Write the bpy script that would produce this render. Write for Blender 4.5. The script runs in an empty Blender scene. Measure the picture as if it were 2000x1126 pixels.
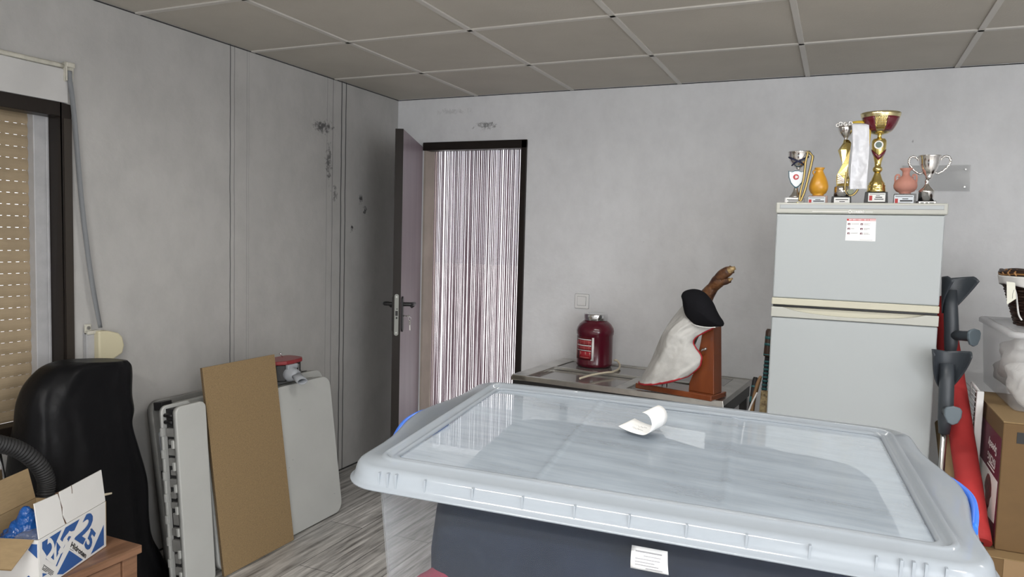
import bpy, bmesh, math, random
from mathutils import Vector, Matrix, noise
random.seed(7)
scn = bpy.context.scene
COL = scn.collection

# ------------------------------------------------------------------ camera, world, light, exposure
cam = bpy.data.cameras.new('camera'); camo = bpy.data.objects.new('camera', cam); COL.objects.link(camo)
cam.sensor_width = 36.0; cam.lens = 36.0 * 1439.42 / 2000.0; cam.clip_start = 0.02; cam.clip_end = 200
YAW, PITCH, ROLL = 0.41786, -0.06804, 0.02719
fw = Vector((-math.sin(YAW) * math.cos(PITCH), math.cos(YAW) * math.cos(PITCH), math.sin(PITCH)))
rt = Vector((math.cos(YAW), math.sin(YAW), 0)); up = rt.cross(fw)
r2 = rt * math.cos(ROLL) + up * math.sin(ROLL); u2 = up * math.cos(ROLL) - rt * math.sin(ROLL)
camo.matrix_world = Matrix(((r2.x, u2.x, -fw.x, 0), (r2.y, u2.y, -fw.y, 0), (r2.z, u2.z, -fw.z, 1.45), (0, 0, 0, 1)))
scn.camera = camo
vs = scn.view_settings
vs.view_transform = 'Standard'; vs.look = 'None'; vs.gamma = 1.0; vs.use_curve_mapping = False; vs.exposure = 0.0
try:
    scn.cycles.use_denoising = True
    scn.cycles.max_bounces = 10; scn.cycles.transparent_max_bounces = 24
    scn.cycles.sample_clamp_indirect = 4.0
except Exception:
    pass
XL, YB, ZC = -2.741, 4.228, 2.346          # left wall, back wall, ceiling
XR, YF = 2.75, -2.6                        # right wall and the wall behind the camera (both out of the picture)
w = bpy.data.worlds.new('daylight'); scn.world = w; w.use_nodes = True
w.node_tree.nodes['Background'].inputs[0].default_value = (0.93, 0.95, 1.0, 1)
w.node_tree.nodes['Background'].inputs[1].default_value = 1.9

def area(name, loc, aim, sx, sy, power, color=(1, 1, 1), spread=math.pi):
    l = bpy.data.lights.new(name, 'AREA'); l.shape = 'RECTANGLE'; l.size = sx; l.size_y = sy
    l.energy = power; l.color = color; l.spread = spread
    o = bpy.data.objects.new(name, l); COL.objects.link(o); o.location = loc
    o.rotation_euler = Vector(aim).to_track_quat('-Z', 'Z').to_euler(); return o
area('window_daylight', (XR - 0.03, -0.95, 1.5), (-1, 0.45, 0.0), 2.0, 1.3, 62, (0.93, 0.96, 1.0))
area('rear_fill_light', (0.9, YF + 0.04, 1.15), (-0.1, 1, 0), 2.2, 1.7, 52, (0.95, 0.97, 1.0))  # added soft fill; the wall behind the camera has no window opening
LAMPS = [(-0.35, 2.28), (-0.35, -0.6), (1.9, 1.6), (1.7, -0.9)]  # first lamp follows the door's shadow; the other three are added fill
LAMP_POWER = [17, 70, 12, 58]
sun = bpy.data.lights.new('sun', 'SUN'); sun.energy = 7; sun.angle = 0.01
suno = bpy.data.objects.new('sun', sun); COL.objects.link(suno); suno.rotation_euler = Vector((-0.25, 0.45, -0.87)).to_track_quat('-Z', 'Z').to_euler()

# ------------------------------------------------------------------ materials
def nd(t, typ, **kw):
    n = t.nodes.new(typ)
    for k, v in kw.items(): setattr(n, k, v)
    return n
def base_mat(name):
    m = bpy.data.materials.new(name); m.use_nodes = True
    return m, m.node_tree, m.node_tree.nodes['Principled BSDF']
def c4(c): return (c[0], c[1], c[2], 1)
def ramp(t, a, b, ca, cb):
    r = nd(t, 'ShaderNodeValToRGB'); e = r.color_ramp.elements
    e[0].position = a; e[1].position = b; e[0].color = c4(ca); e[1].color = c4(cb); return r
def mapped(t, scale=(1, 1, 1), coord='Object', rot=(0, 0, 0)):
    tc = nd(t, 'ShaderNodeTexCoord'); mp = nd(t, 'ShaderNodeMapping')
    mp.inputs['Scale'].default_value = scale; mp.inputs['Rotation'].default_value = rot
    t.links.new(tc.outputs[coord], mp.inputs[0]); return mp
def noise_tex(t, mp, scale, detail=4, rough=0.55):
    n = nd(t, 'ShaderNodeTexNoise'); n.inputs['Scale'].default_value = scale
    n.inputs['Detail'].default_value = detail; n.inputs['Roughness'].default_value = rough
    t.links.new(mp.outputs[0], n.inputs['Vector']); return n
def M(name, col, rough=0.5, metal=0.0, var=0.0, vscale=8, stretch=(1, 1, 1), bump=0.0, bscale=60, bdist=0.002, col2=None, lo=0.35, hi=0.65, coat=0.0, spec=0.5):
    m, t, p = base_mat(name)
    p.inputs['Base Color'].default_value = c4(col); p.inputs['Roughness'].default_value = rough
    p.inputs['Metallic'].default_value = metal; p.inputs['Coat Weight'].default_value = coat
    p.inputs['Specular IOR Level'].default_value = spec
    if var or col2:
        mp = mapped(t, stretch); n = noise_tex(t, mp, vscale)
        b = col2 or tuple(max(0, x * (1 - var)) for x in col)
        r = ramp(t, lo, hi, b, col); t.links.new(n.outputs[0], r.inputs[0]); t.links.new(r.outputs[0], p.inputs['Base Color'])
    if bump:
        mp = mapped(t, stretch); n = noise_tex(t, mp, bscale, 3); bp = nd(t, 'ShaderNodeBump')
        bp.inputs['Strength'].default_value = bump; bp.inputs['Distance'].default_value = bdist
        t.links.new(n.outputs[0], bp.inputs['Height']); t.links.new(bp.outputs[0], p.inputs['Normal'])
    return m
def plastic(name, col, alpha, rough=0.3, streak=None, trans=0.5, smear=0.25, spec=0.5):
    """milky see-through polypropylene: body colour (diffuse + translucent + gloss) mixed with plain see-through"""
    m, t, p = base_mat(name); out = t.nodes['Material Output']
    p.inputs['Base Color'].default_value = c4(col); p.inputs['Roughness'].default_value = rough
    p.inputs['Specular IOR Level'].default_value = spec
    tl = nd(t, 'ShaderNodeBsdfTranslucent'); tl.inputs[0].default_value = c4(col)
    a = nd(t, 'ShaderNodeMixShader'); a.inputs[0].default_value = trans
    t.links.new(p.outputs[0], a.inputs[1]); t.links.new(tl.outputs[0], a.inputs[2])
    tr = nd(t, 'ShaderNodeBsdfTransparent'); b = nd(t, 'ShaderNodeMixShader'); b.inputs[0].default_value = alpha
    t.links.new(tr.outputs[0], b.inputs[1]); t.links.new(a.outputs[0], b.inputs[2]); t.links.new(b.outputs[0], out.inputs[0])
    if streak:
        mp = mapped(t, streak); n = noise_tex(t, mp, 1.0, 6, 0.62)
        mp2 = mapped(t, (2.6, 3.4, 2)); n2 = noise_tex(t, mp2, 1.6, 3)
        mx = nd(t, 'ShaderNodeMath', operation='MULTIPLY_ADD'); t.links.new(n.outputs[0], mx.inputs[0]); mx.inputs[1].default_value = smear * 2
        mx.inputs[2].default_value = alpha - smear
        m2 = nd(t, 'ShaderNodeMath', operation='MULTIPLY_ADD'); t.links.new(n2.outputs[0], m2.inputs[0]); m2.inputs[1].default_value = 0.35
        m3 = nd(t, 'ShaderNodeMath', operation='SUBTRACT', use_clamp=True); t.links.new(mx.outputs[0], m2.inputs[2]); t.links.new(m2.outputs[0], m3.inputs[0]); m3.inputs[1].default_value = 0.175
        t.links.new(m3.outputs[0], b.inputs[0])
    return m

def wall_material(name, lines=(), spots=(), axis='Y', dirt=0.5, base=(0.60, 0.60, 0.605)):
    """whitewashed plaster: mottled, with settled cracks / panel seams at given places along the wall and a few scuffs"""
    m, t, p = base_mat(name); p.inputs['Roughness'].default_value = 0.75
    p.inputs['Specular IOR Level'].default_value = 0.3
    tc = nd(t, 'ShaderNodeTexCoord'); sep = nd(t, 'ShaderNodeSeparateXYZ'); t.links.new(tc.outputs['Object'], sep.inputs[0])
    mp = mapped(t, (1, 1, 0.7)); n1 = noise_tex(t, mp, 2.2, 6, 0.6); n2 = noise_tex(t, mp, 9, 6, 0.65)
    r1 = ramp(t, 0.3, 0.68, tuple(x * (1 - 0.26 * dirt) for x in base), base); t.links.new(n1.outputs[0], r1.inputs[0])
    r2_ = ramp(t, 0.3, 0.6, (1 - 0.2 * dirt,) * 3, (1, 1, 1)); t.links.new(n2.outputs[0], r2_.inputs[0])
    mul = nd(t, 'ShaderNodeMixRGB', blend_type='MULTIPLY'); mul.inputs[0].default_value = 1
    t.links.new(r1.outputs[0], mul.inputs[1]); t.links.new(r2_.outputs[0], mul.inputs[2]); cur = mul.outputs[0]
    ax = sep.outputs[axis]; wob = noise_tex(t, mapped(t, (0, 0, 1)), 5, 2)
    wv = nd(t, 'ShaderNodeMath', operation='MULTIPLY_ADD'); t.links.new(wob.outputs[0], wv.inputs[0]); wv.inputs[1].default_value = 0.014; t.links.new(ax, wv.inputs[2])
    def darken(fac_socket, colr):
        nonlocal cur
        mx = nd(t, 'ShaderNodeMixRGB'); t.links.new(fac_socket, mx.inputs[0]); t.links.new(cur, mx.inputs[1]); mx.inputs[2].default_value = c4(colr); cur = mx.outputs[0]
    for pos, wd, stg in lines:
        d = nd(t, 'ShaderNodeMath', operation='SUBTRACT'); t.links.new(wv.outputs[0], d.inputs[0]); d.inputs[1].default_value = pos + 0.007
        a = nd(t, 'ShaderNodeMath', operation='ABSOLUTE'); t.links.new(d.outputs[0], a.inputs[0])
        mr = nd(t, 'ShaderNodeMapRange'); t.links.new(a.outputs[0], mr.inputs[0]); mr.inputs[1].default_value = wd * 0.5; mr.inputs[2].default_value = wd; mr.inputs[3].default_value = stg; mr.inputs[4].default_value = 0
        darken(mr.outputs[0], (0.07, 0.07, 0.075))
    for (h, z, rx, rz, stg) in spots:
        cmb = nd(t, 'ShaderNodeCombineXYZ')
        for k, (src, c0, rr) in enumerate(((ax, h, rx), (sep.outputs['Z'], z, rz))):
            q = nd(t, 'ShaderNodeMath', operation='SUBTRACT'); t.links.new(src, q.inputs[0]); q.inputs[1].default_value = c0
            q2 = nd(t, 'ShaderNodeMath', operation='DIVIDE'); t.links.new(q.outputs[0], q2.inputs[0]); q2.inputs[1].default_value = rr
            t.links.new(q2.outputs[0], cmb.inputs[k])
        ln = nd(t, 'ShaderNodeVectorMath', operation='LENGTH'); t.links.new(cmb.outputs[0], ln.inputs[0])
        ns = noise_tex(t, mapped(t, (1, 1, 1)), 38, 4, 0.7)
        ad = nd(t, 'ShaderNodeMath', operation='MULTIPLY_ADD'); t.links.new(ns.outputs[0], ad.inputs[0]); ad.inputs[1].default_value = 2.6; t.links.new(ln.outputs['Value'], ad.inputs[2])
        mr = nd(t, 'ShaderNodeMapRange'); t.links.new(ad.outputs[0], mr.inputs[0]); mr.inputs[1].default_value = 1.45; mr.inputs[2].default_value = 1.85; mr.inputs[3].default_value = stg; mr.inputs[4].default_value = 0
        darken(mr.outputs[0], (0.06, 0.06, 0.062))
    t.links.new(cur, p.inputs['Base Color'])
    bn = noise_tex(t, mapped(t), 26, 5); bp = nd(t, 'ShaderNodeBump'); bp.inputs['Strength'].default_value = 0.25; bp.inputs['Distance'].default_value = 0.006
    t.links.new(bn.outputs[0], bp.inputs['Height']); t.links.new(bp.outputs[0], p.inputs['Normal'])
    return m

def floor_material():
    m, t, p = base_mat('grey_laminate'); p.inputs['Roughness'].default_value = 0.42
    mp = mapped(t, (1, 1, 1), rot=(0, 0, math.radians(90)))
    br = nd(t, 'ShaderNodeTexBrick'); br.offset = 0.37; t.links.new(mp.outputs[0], br.inputs['Vector'])
    for k, v in (('Color1', (0.50, 0.49, 0.475, 1)), ('Color2', (0.38, 0.373, 0.36, 1)), ('Mortar', (0.05, 0.05, 0.05, 1))): br.inputs[k].default_value = v
    br.inputs['Scale'].default_value = 1; br.inputs['Mortar Size'].default_value = 0.0016; br.inputs['Brick Width'].default_value = 1.25; br.inputs['Row Height'].default_value = 0.19
    g = noise_tex(t, mapped(t, (26, 1.7, 1)), 1.6, 7, 0.66); r = ramp(t, 0.33, 0.66, (0.33, 0.32, 0.31), (1.45, 1.45, 1.45)); t.links.new(g.outputs[0], r.inputs[0])
    mu = nd(t, 'ShaderNodeMixRGB', blend_type='MULTIPLY'); mu.inputs[0].default_value = 1
    t.links.new(br.outputs[0], mu.inputs[1]); t.links.new(r.outputs[0], mu.inputs[2]); t.links.new(mu.outputs[0], p.inputs['Base Color'])
    return m
def wood(name, dark, light, axis=(1, 18, 18), rough=0.45, coat=0.0):
    m, t, p = base_mat(name); p.inputs['Roughness'].default_value = rough; p.inputs['Coat Weight'].default_value = coat
    g = noise_tex(t, mapped(t, axis), 2.2, 6, 0.62); r = ramp(t, 0.32, 0.68, dark, light); t.links.new(g.outputs[0], r.inputs[0]); t.links.new(r.outputs[0], p.inputs['Base Color'])
    return m

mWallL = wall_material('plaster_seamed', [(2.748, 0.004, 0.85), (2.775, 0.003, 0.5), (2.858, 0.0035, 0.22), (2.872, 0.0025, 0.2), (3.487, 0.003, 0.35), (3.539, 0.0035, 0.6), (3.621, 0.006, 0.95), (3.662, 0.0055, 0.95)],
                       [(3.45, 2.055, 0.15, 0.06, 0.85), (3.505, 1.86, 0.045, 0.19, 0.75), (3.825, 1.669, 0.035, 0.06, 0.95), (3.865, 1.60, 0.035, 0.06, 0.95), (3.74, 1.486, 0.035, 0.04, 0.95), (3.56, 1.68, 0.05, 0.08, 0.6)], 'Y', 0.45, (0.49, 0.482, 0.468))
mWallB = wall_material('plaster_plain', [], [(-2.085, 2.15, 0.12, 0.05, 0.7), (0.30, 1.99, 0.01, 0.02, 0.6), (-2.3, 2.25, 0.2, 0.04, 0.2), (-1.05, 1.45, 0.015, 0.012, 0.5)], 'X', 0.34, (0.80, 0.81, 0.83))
mFloor = floor_material()
mCeil = M('ceiling_tile', (0.53, 0.50, 0.445), 0.9, var=0.07, vscale=3, bump=0.5, bscale=110, bdist=0.003, spec=0.2)
mTbar = M('white_t_bar', (0.56, 0.54, 0.50), 0.45)
mGapDark = M('dark_gap', (0.03, 0.03, 0.03), 0.9)
mBrown = M('brown_lacquered_metal', (0.016, 0.012, 0.010), 0.4, spec=0.3)
mBrownLit = M('brown_lacquer_lit', (0.035, 0.028, 0.022), 0.4)  # lighter copy of the frame brown, with the light on its face in the colour
mDoor = M('brown_laminate_mauve_reflection', (0.27, 0.215, 0.245), 0.38, var=0.18, vscale=3, stretch=(3, 3, 0.4))  # brown laminate with mauve outdoor reflection mixed into its colour
mReveal = M('beige_reveal', (0.50, 0.43, 0.37), 0.7, var=0.15, vscale=6)
mShut = M('beige_shutter', (0.36, 0.28, 0.18), 0.5, var=0.14, vscale=9)
mGreyPaint = M('grey_painted_rail', (0.46, 0.46, 0.47), 0.5, var=0.15, vscale=14)
mWhitePaint = M('white_painted', (0.58, 0.575, 0.565), 0.6, var=0.1, vscale=7)
mCream = M('cream_plastic', (0.62, 0.57, 0.40), 0.4)
mIvory = M('ivory_plastic', (0.62, 0.60, 0.52), 0.5, var=0.2, vscale=30)
mStrap = M('grey_webbing', (0.20, 0.21, 0.22), 0.8, bump=0.5, bscale=300, bdist=0.001)
mBlackTarp = M('black_plastic_sheet', (0.005, 0.005, 0.006), 0.42, bump=0.5, bscale=14, bdist=0.006, spec=0.16)
mBlack = M('black_plastic', (0.012, 0.012, 0.013), 0.4)
mBlackMatt = M('black_rubber', (0.015, 0.015, 0.016), 0.65)
mChrome = M('chrome', (0.75, 0.75, 0.76), 0.12, 1.0)
mSteel = M('brushed_steel', (0.55, 0.55, 0.54), 0.3, 1.0)
mSteelDull = M('dull_stainless', (0.62, 0.61, 0.58), 0.3, 1.0, var=0.2, vscale=10)
mTray = M('grey_glass_panel', (0.22, 0.21, 0.20), 0.14, var=0.25, vscale=6, coat=0.4)
mGold = M('gold_plate', (0.83, 0.66, 0.25), 0.16, 1.0)
mGoldPale = M('pale_gold_plate', (0.80, 0.70, 0.40), 0.2, 1.0)
mSilver = M('silver_plate', (0.78, 0.76, 0.74), 0.14, 1.0)
mRedEnamel = M('dark_red_enamel', (0.12, 0.008, 0.018), 0.2, coat=0.6)
mCardIn = M('brown_cardboard', (0.33, 0.235, 0.125), 0.85, var=0.12, vscale=30, stretch=(1, 1, 6))
mCard = M('kraft_cardboard', (0.135, 0.077, 0.028), 0.8, var=0.1, vscale=20)
mCardEdge = M('cardboard_edge', (0.22, 0.145, 0.065), 0.85)
mCardWhite = M('white_printed_card', (0.66, 0.655, 0.64), 0.6, var=0.05, vscale=6)
mTorn = M('torn_card_fibre', (0.10, 0.055, 0.03), 0.9)
mBlue = M('blue_ink', (0.022, 0.085, 0.27), 0.5)
mInk = M('black_ink', (0.012, 0.012, 0.012), 0.6)
mGreyInk = M('grey_ink', (0.30, 0.30, 0.31), 0.7)
mPaper = M('white_paper', (0.78, 0.78, 0.77), 0.6)
mRedInk = M('red_ink', (0.45, 0.03, 0.03), 0.5)
mPaleInk = M('white_ink', (0.75, 0.72, 0.72), 0.6)
mMaroonInk = M('maroon_ink', (0.10, 0.008, 0.028), 0.5)
mWoodCab = wood('walnut_veneer', (0.13, 0.065, 0.035), (0.29, 0.155, 0.09), (14, 1.4, 14), 0.4)
mFibre = M('fibreboard', (0.29, 0.20, 0.10), 0.75, var=0.28, vscale=230, lo=0.3, hi=0.6)
mFibreEdge = M('fibreboard_edge', (0.17, 0.115, 0.06), 0.85, var=0.3, vscale=160)
mTablePl = M('white_moulded_plastic', (0.47, 0.48, 0.465), 0.5, var=0.06, vscale=5, bump=0.1, bscale=160, bdist=0.001)
mTableGrey = M('grey_moulded_plastic', (0.26, 0.26, 0.25), 0.55, var=0.2, vscale=12)
mPlasticGrey = M('light_grey_plastic', (0.34, 0.36, 0.39), 0.35)
mRedPl = M('dark_red_plastic', (0.24, 0.025, 0.03), 0.3)
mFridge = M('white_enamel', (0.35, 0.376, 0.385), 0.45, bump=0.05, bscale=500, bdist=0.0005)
mFridgeTrim = M('cream_trim', (0.40, 0.405, 0.37), 0.45)
mFridgeBand = M('yellowed_trim', (0.47, 0.455, 0.365), 0.45)
mLid = plastic('milky_lid_plastic', (0.66, 0.745, 0.83), 0.42, 0.14, (5, 40, 10), 0.3, 0.22)
mLidRim = plastic('milky_rim_plastic', (0.42, 0.462, 0.505), 0.76, 0.13, None, 0.3)
mTub = plastic('milky_tub_plastic', (0.62, 0.66, 0.71), 0.02, 0.3, None, 0.4, spec=0.1)
t_ = mTub.node_tree; lw_ = nd(t_, 'ShaderNodeLayerWeight'); lw_.inputs[0].default_value = 0.5      # milkier where the sight line runs long through the wall
pw_ = nd(t_, 'ShaderNodeMath', operation='POWER'); t_.links.new(lw_.outputs['Facing'], pw_.inputs[0]); pw_.inputs[1].default_value = 2.0
ma_ = nd(t_, 'ShaderNodeMath', operation='MULTIPLY_ADD'); t_.links.new(pw_.outputs[0], ma_.inputs[0]); ma_.inputs[1].default_value = 0.40; ma_.inputs[2].default_value = 0.02
t_.links.new(ma_.outputs[0], [n for n in t_.nodes if n.type == 'MIX_SHADER' and n.inputs[1].links[0].from_node.type == 'BSDF_TRANSPARENT'][0].inputs[0])
mClear = plastic('clear_storage_plastic', (0.80, 0.81, 0.83), 0.22, 0.2, None, 0.4)
mClearRim = plastic('clear_storage_lid_plastic', (0.80, 0.81, 0.83), 0.42, 0.2, None, 0.4)
mAcryl = plastic('clear_acrylic', (0.50, 0.51, 0.51), 0.22, 0.08, None, 0.2)
mSwitch = M('switch_white', (0.80, 0.80, 0.80), 0.35)
mBag = plastic('clear_bag_film', (0.55, 0.55, 0.56), 0.30, 0.12, None, 0.2)
mBlueHandle = M('bright_blue_plastic', (0.03, 0.16, 0.72), 0.35)
mBlueFilm = M('blue_plastic_film', (0.012, 0.085, 0.32), 0.2, bump=1.0, bscale=32, bdist=0.012)
mNavy = M('navy_cloth', (0.012, 0.018, 0.034), 0.85, var=0.4, vscale=7, bump=0.5, bscale=9, bdist=0.02, spec=0.1)
mPinkRed = M('red_cloth', (0.20, 0.018, 0.045), 0.8, bump=0.5, bscale=20, bdist=0.01)
mCord = M('cream_cord', (0.62, 0.55, 0.42), 0.7)
mJar = M('maroon_jar_plastic', (0.085, 0.004, 0.014), 0.2, coat=0.3)
mJarRed = M('red_label', (0.33, 0.02, 0.03), 0.3)
mJarDark = M('dark_red_label', (0.08, 0.006, 0.01), 0.3)
mLinen = M('white_linen', (0.55, 0.545, 0.525), 0.9, var=0.16, vscale=14, bump=0.5, bscale=34, bdist=0.006)
mRedTrim = M('red_piping_cloth', (0.33, 0.012, 0.02), 0.7)
mBlackKnit = M('black_wool', (0.008, 0.008, 0.010), 0.95, bump=0.5, bscale=300, bdist=0.002, spec=0.15)
mHamWood = wood('orange_varnished_wood', (0.105, 0.024, 0.009), (0.20, 0.055, 0.018), (3, 3, 0.7), 0.22, 0.5)
mHam = M('cured_skin', (0.17, 0.075, 0.03), 0.35, col2=(0.035, 0.012, 0.008), vscale=22, bump=0.6, bscale=45, bdist=0.006)
mHoof = M('pale_hoof', (0.48, 0.34, 0.16), 0.4, col2=(0.10, 0.05, 0.02), vscale=40)
mOrange = M('orange_glaze', (0.62, 0.30, 0.025), 0.3, var=0.12, vscale=20)
mTerra = M('pink_terracotta', (0.48, 0.22, 0.17), 0.75, var=0.12, vscale=24, bump=0.2, bscale=60)
mMarble = M('pale_marble', (0.55, 0.55, 0.56), 0.3, col2=(0.28, 0.28, 0.29), vscale=60)
mMarbleBr = M('brown_marble', (0.36, 0.24, 0.20), 0.3, col2=(0.2, 0.13, 0.11), vscale=40)
mMarbleGr = M('dark_grey_marble', (0.16, 0.16, 0.16), 0.3, col2=(0.07, 0.07, 0.07), vscale=60)
mSatin = M('white_satin', (0.68, 0.69, 0.73), 0.32, bump=0.7, bscale=26, bdist=0.008)
mYellow = M('yellow_ribbon', (0.66, 0.47, 0.06), 0.6)
mRibBlack = M('black_ribbon', (0.01, 0.01, 0.012), 0.6)
mRibGold = M('straw_ribbon', (0.62, 0.46, 0.16), 0.55)
mCrutch = M('slate_grey_plastic', (0.036, 0.043, 0.052), 0.45)
mCrutchLt = M('slate_grey_grip', (0.09, 0.118, 0.138), 0.4)
mRoll = M('red_felt', (0.40, 0.022, 0.022), 0.8, var=0.25, vscale=8)
mKraftTube = M('kraft_tube', (0.36, 0.25, 0.13), 0.8, var=0.12, vscale=10)
mWireWhite = M('white_coated_wire', (0.72, 0.72, 0.72), 0.35)
mWicker = M('dark_wicker', (0.035, 0.016, 0.010), 0.45, var=0.3, vscale=40)
mWickerLt = M('tan_cane', (0.30, 0.15, 0.05), 0.45)
mCotton = M('white_cotton', (0.74, 0.74, 0.73), 0.85)
mTowel = M('white_towelling', (0.70, 0.69, 0.67), 0.95, bump=0.8, bscale=120, bdist=0.004)
mTeal = M('teal_tape', (0.03, 0.13, 0.14), 0.5)
mBarkBrown = M('dark_brown_wood', (0.055, 0.03, 0.02), 0.5)
mTanWood = M('tan_wood', (0.33, 0.19, 0.09), 0.5, var=0.3, vscale=14)
mStrawBoard = M('chipped_board', (0.42, 0.33, 0.18), 0.8, col2=(0.12, 0.08, 0.04), vscale=60)
mStrand = M('mauve_pvc_strand', (0.34, 0.25, 0.29), 0.3)
mLampTube = bpy.data.materials.new('lamp_diffuser'); mLampTube.use_nodes = True
mLampTube.node_tree.nodes['Principled BSDF'].inputs['Emission Color'].default_value = (1, 0.97, 0.92, 1)
mLampTube.node_tree.nodes['Principled BSDF'].inputs['Emission Strength'].default_value = 6
mGroundOut = M('pale_paving', (0.72, 0.70, 0.70), 0.8, var=0.1, vscale=3)
mWallOut = M('pinkish_render', (0.93, 0.89, 0.88), 0.8, var=0.1, vscale=3)
mLeaf = M('leaf_green', (0.10, 0.17, 0.05), 0.6, var=0.4, vscale=12)

# ------------------------------------------------------------------ mesh building
def V(*a): return Vector(a)
def frame(o, x, y, z):
    x, y, z = Vector(x).normalized(), Vector(y).normalized(), Vector(z).normalized()
    return Matrix(((x.x, y.x, z.x, o[0]), (x.y, y.y, z.y, o[1]), (x.z, y.z, z.z, o[2]), (0, 0, 0, 1)))
class MB:
    def __init__(s, M=None): s.v = []; s.f = []; s.M = M or Matrix.Identity(4); s.sm = []
    def add(s, verts, faces, smooth=False):
        b = len(s.v); s.v += [s.M @ Vector(p) for p in verts]
        s.f += [tuple(b + i for i in f) for f in faces]; s.sm += [smooth] * len(faces); return s
    def box(s, a, b):
        x0, y0, z0 = a; x1, y1, z1 = b
        return s.add([(x0, y0, z0), (x1, y0, z0), (x1, y1, z0), (x0, y1, z0), (x0, y0, z1), (x1, y0, z1), (x1, y1, z1), (x0, y1, z1)],
                     [(0, 3, 2, 1), (4, 5, 6, 7), (0, 1, 5, 4), (1, 2, 6, 5), (2, 3, 7, 6), (3, 0, 4, 7)])
    def tube(s, pts, r, n=10, cap=True, closed=False, flat=None):
        """tube along points; r a number or a list; flat=(a,b) scales the section"""
        pts = [Vector(p) for p in pts]; k = len(pts); rs = r if isinstance(r, (list, tuple)) else [r] * k
        vs, fs = [], []; nrm = None
        for i, p in enumerate(pts):
            a = pts[(i - 1) % k] if (closed or i > 0) else p; b = pts[(i + 1) % k] if (closed or i < k - 1) else p
            t = (b - a).normalized()
            if nrm is None:
                h = Vector((0, 0, 1)) if abs(t.z) < 0.9 else Vector((1, 0, 0)); nrm = t.cross(h).normalized()
            else: nrm = (nrm - t * nrm.dot(t)).normalized()
            bi = t.cross(nrm); fa, fb = flat or (1, 1)
            for j in range(n):
                q = 2 * math.pi * j / n; vs.append(p + (nrm * math.cos(q) * fa + bi * math.sin(q) * fb) * rs[i])
        for i in range(k if closed else k - 1):
            for j in range(n):
                a0, a1 = i * n + j, i * n + (j + 1) % n; b0, b1 = ((i + 1) % k) * n + j, ((i + 1) % k) * n + (j + 1) % n
                fs.append((a0, a1, b1, b0))
        s.add(vs, fs, True)
        if cap and not closed:
            s.add(vs[:n], [tuple(range(n - 1, -1, -1))]); s.add(vs[-n:], [tuple(range(n))])
        return s
    def cyl(s, a, b, r0, r1=None, n=20): return s.tube([a, b], [r0, r0 if r1 is None else r1], n)
    def lathe(s, prof, c=(0, 0, 0), n=32, sq=1.0, wob=None):
        vs, fs = [], []; k = len(prof)
        for (r, z) in prof:
            for j in range(n):
                q = 2 * math.pi * j / n; rr = r * (wob(q, z) if wob else 1)
                vs.append((c[0] + rr * math.cos(q), c[1] + rr * math.sin(q) * sq, c[2] + z))
        for i in range(k - 1):
            for j in range(n): fs.append((i * n + j, i * n + (j + 1) % n, (i + 1) * n + (j + 1) % n, (i + 1) * n + j))
        s.add(vs, fs, True)
        if prof[0][0] > 1e-5: s.add(vs[:n], [tuple(range(n - 1, -1, -1))])
        if prof[-1][0] > 1e-5: s.add(vs[-n:], [tuple(range(n))])
        return s
    def prism(s, poly, z0, z1, smooth=False):
        """polygon in local xy, thick from z0 to z1"""
        n = len(poly); vs = [(x, y, z0) for x, y in poly] + [(x, y, z1) for x, y in poly]
        s.add(vs, [tuple(range(n - 1, -1, -1)), tuple(range(n, 2 * n))])
        s.add(vs, [(i, (i + 1) % n, n + (i + 1) % n, n + i) for i in range(n)], smooth); return s
    def grid(s, fn, nu, nv, smooth=True, cu=False):
        vs = [fn(i / (nu if cu else nu), j / nv) for i in range(nu + (0 if cu else 1)) for j in range(nv + 1)]
        fs = []; m = nv + 1; k = nu if cu else nu + 1
        for i in range(nu):
            for j in range(nv): fs.append((i * m + j, ((i + 1) % k) * m + j, ((i + 1) % k) * m + j + 1, i * m + j + 1))
        return s.add(vs, fs, smooth)
    def build(s, name, mat, parent=None, bevel=0, solid=0, sub=0, seg=2, soff=-1):
        me = bpy.data.meshes.new(name); me.from_pydata([tuple(p) for p in s.v], [], s.f); me.update()
        for p, q in zip(me.polygons, s.sm): p.use_smooth = q
        bm = bmesh.new(); bm.from_mesh(me); bmesh.ops.remove_doubles(bm, verts=bm.verts, dist=1e-6)
        if solid == 0: bmesh.ops.recalc_face_normals(bm, faces=bm.faces)
        bm.to_mesh(me); bm.free()
        me.materials.append(mat); o = bpy.data.objects.new(name, me); COL.objects.link(o)
        if solid:
            md = o.modifiers.new('thickness', 'SOLIDIFY'); md.thickness = solid; md.offset = soff
        if bevel:
            md = o.modifiers.new('rounding', 'BEVEL'); md.width = bevel; md.segments = seg; md.limit_method = 'ANGLE'; md.angle_limit = math.radians(40)
        if sub:
            md = o.modifiers.new('smooth', 'SUBSURF'); md.levels = sub; md.render_levels = sub
        if parent is not None: adopt(o, parent)
        return o
def adopt(o, parent):
    top = parent; chain = []
    while top is not None: chain.append(top); top = top.parent
    mw = Matrix.Identity(4)
    for q in reversed(chain): mw = mw @ q.matrix_parent_inverse @ q.matrix_basis if q.parent else q.matrix_basis.copy()
    o.parent = parent; o.matrix_parent_inverse = mw.inverted()
def tag(o, label, cat, group=None, kind=None):
    o['label'] = label; o['category'] = cat
    if group: o['group'] = group
    if kind: o['kind'] = kind
    return o
def thing(name, label, cat, loc, group=None, kind=None):
    o = bpy.data.objects.new(name, None); COL.objects.link(o); o.location = loc; o.empty_display_size = 0.05
    return tag(o, label, cat, group, kind)
def structure(o): o['kind'] = 'structure'; return o
DG = None
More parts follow.
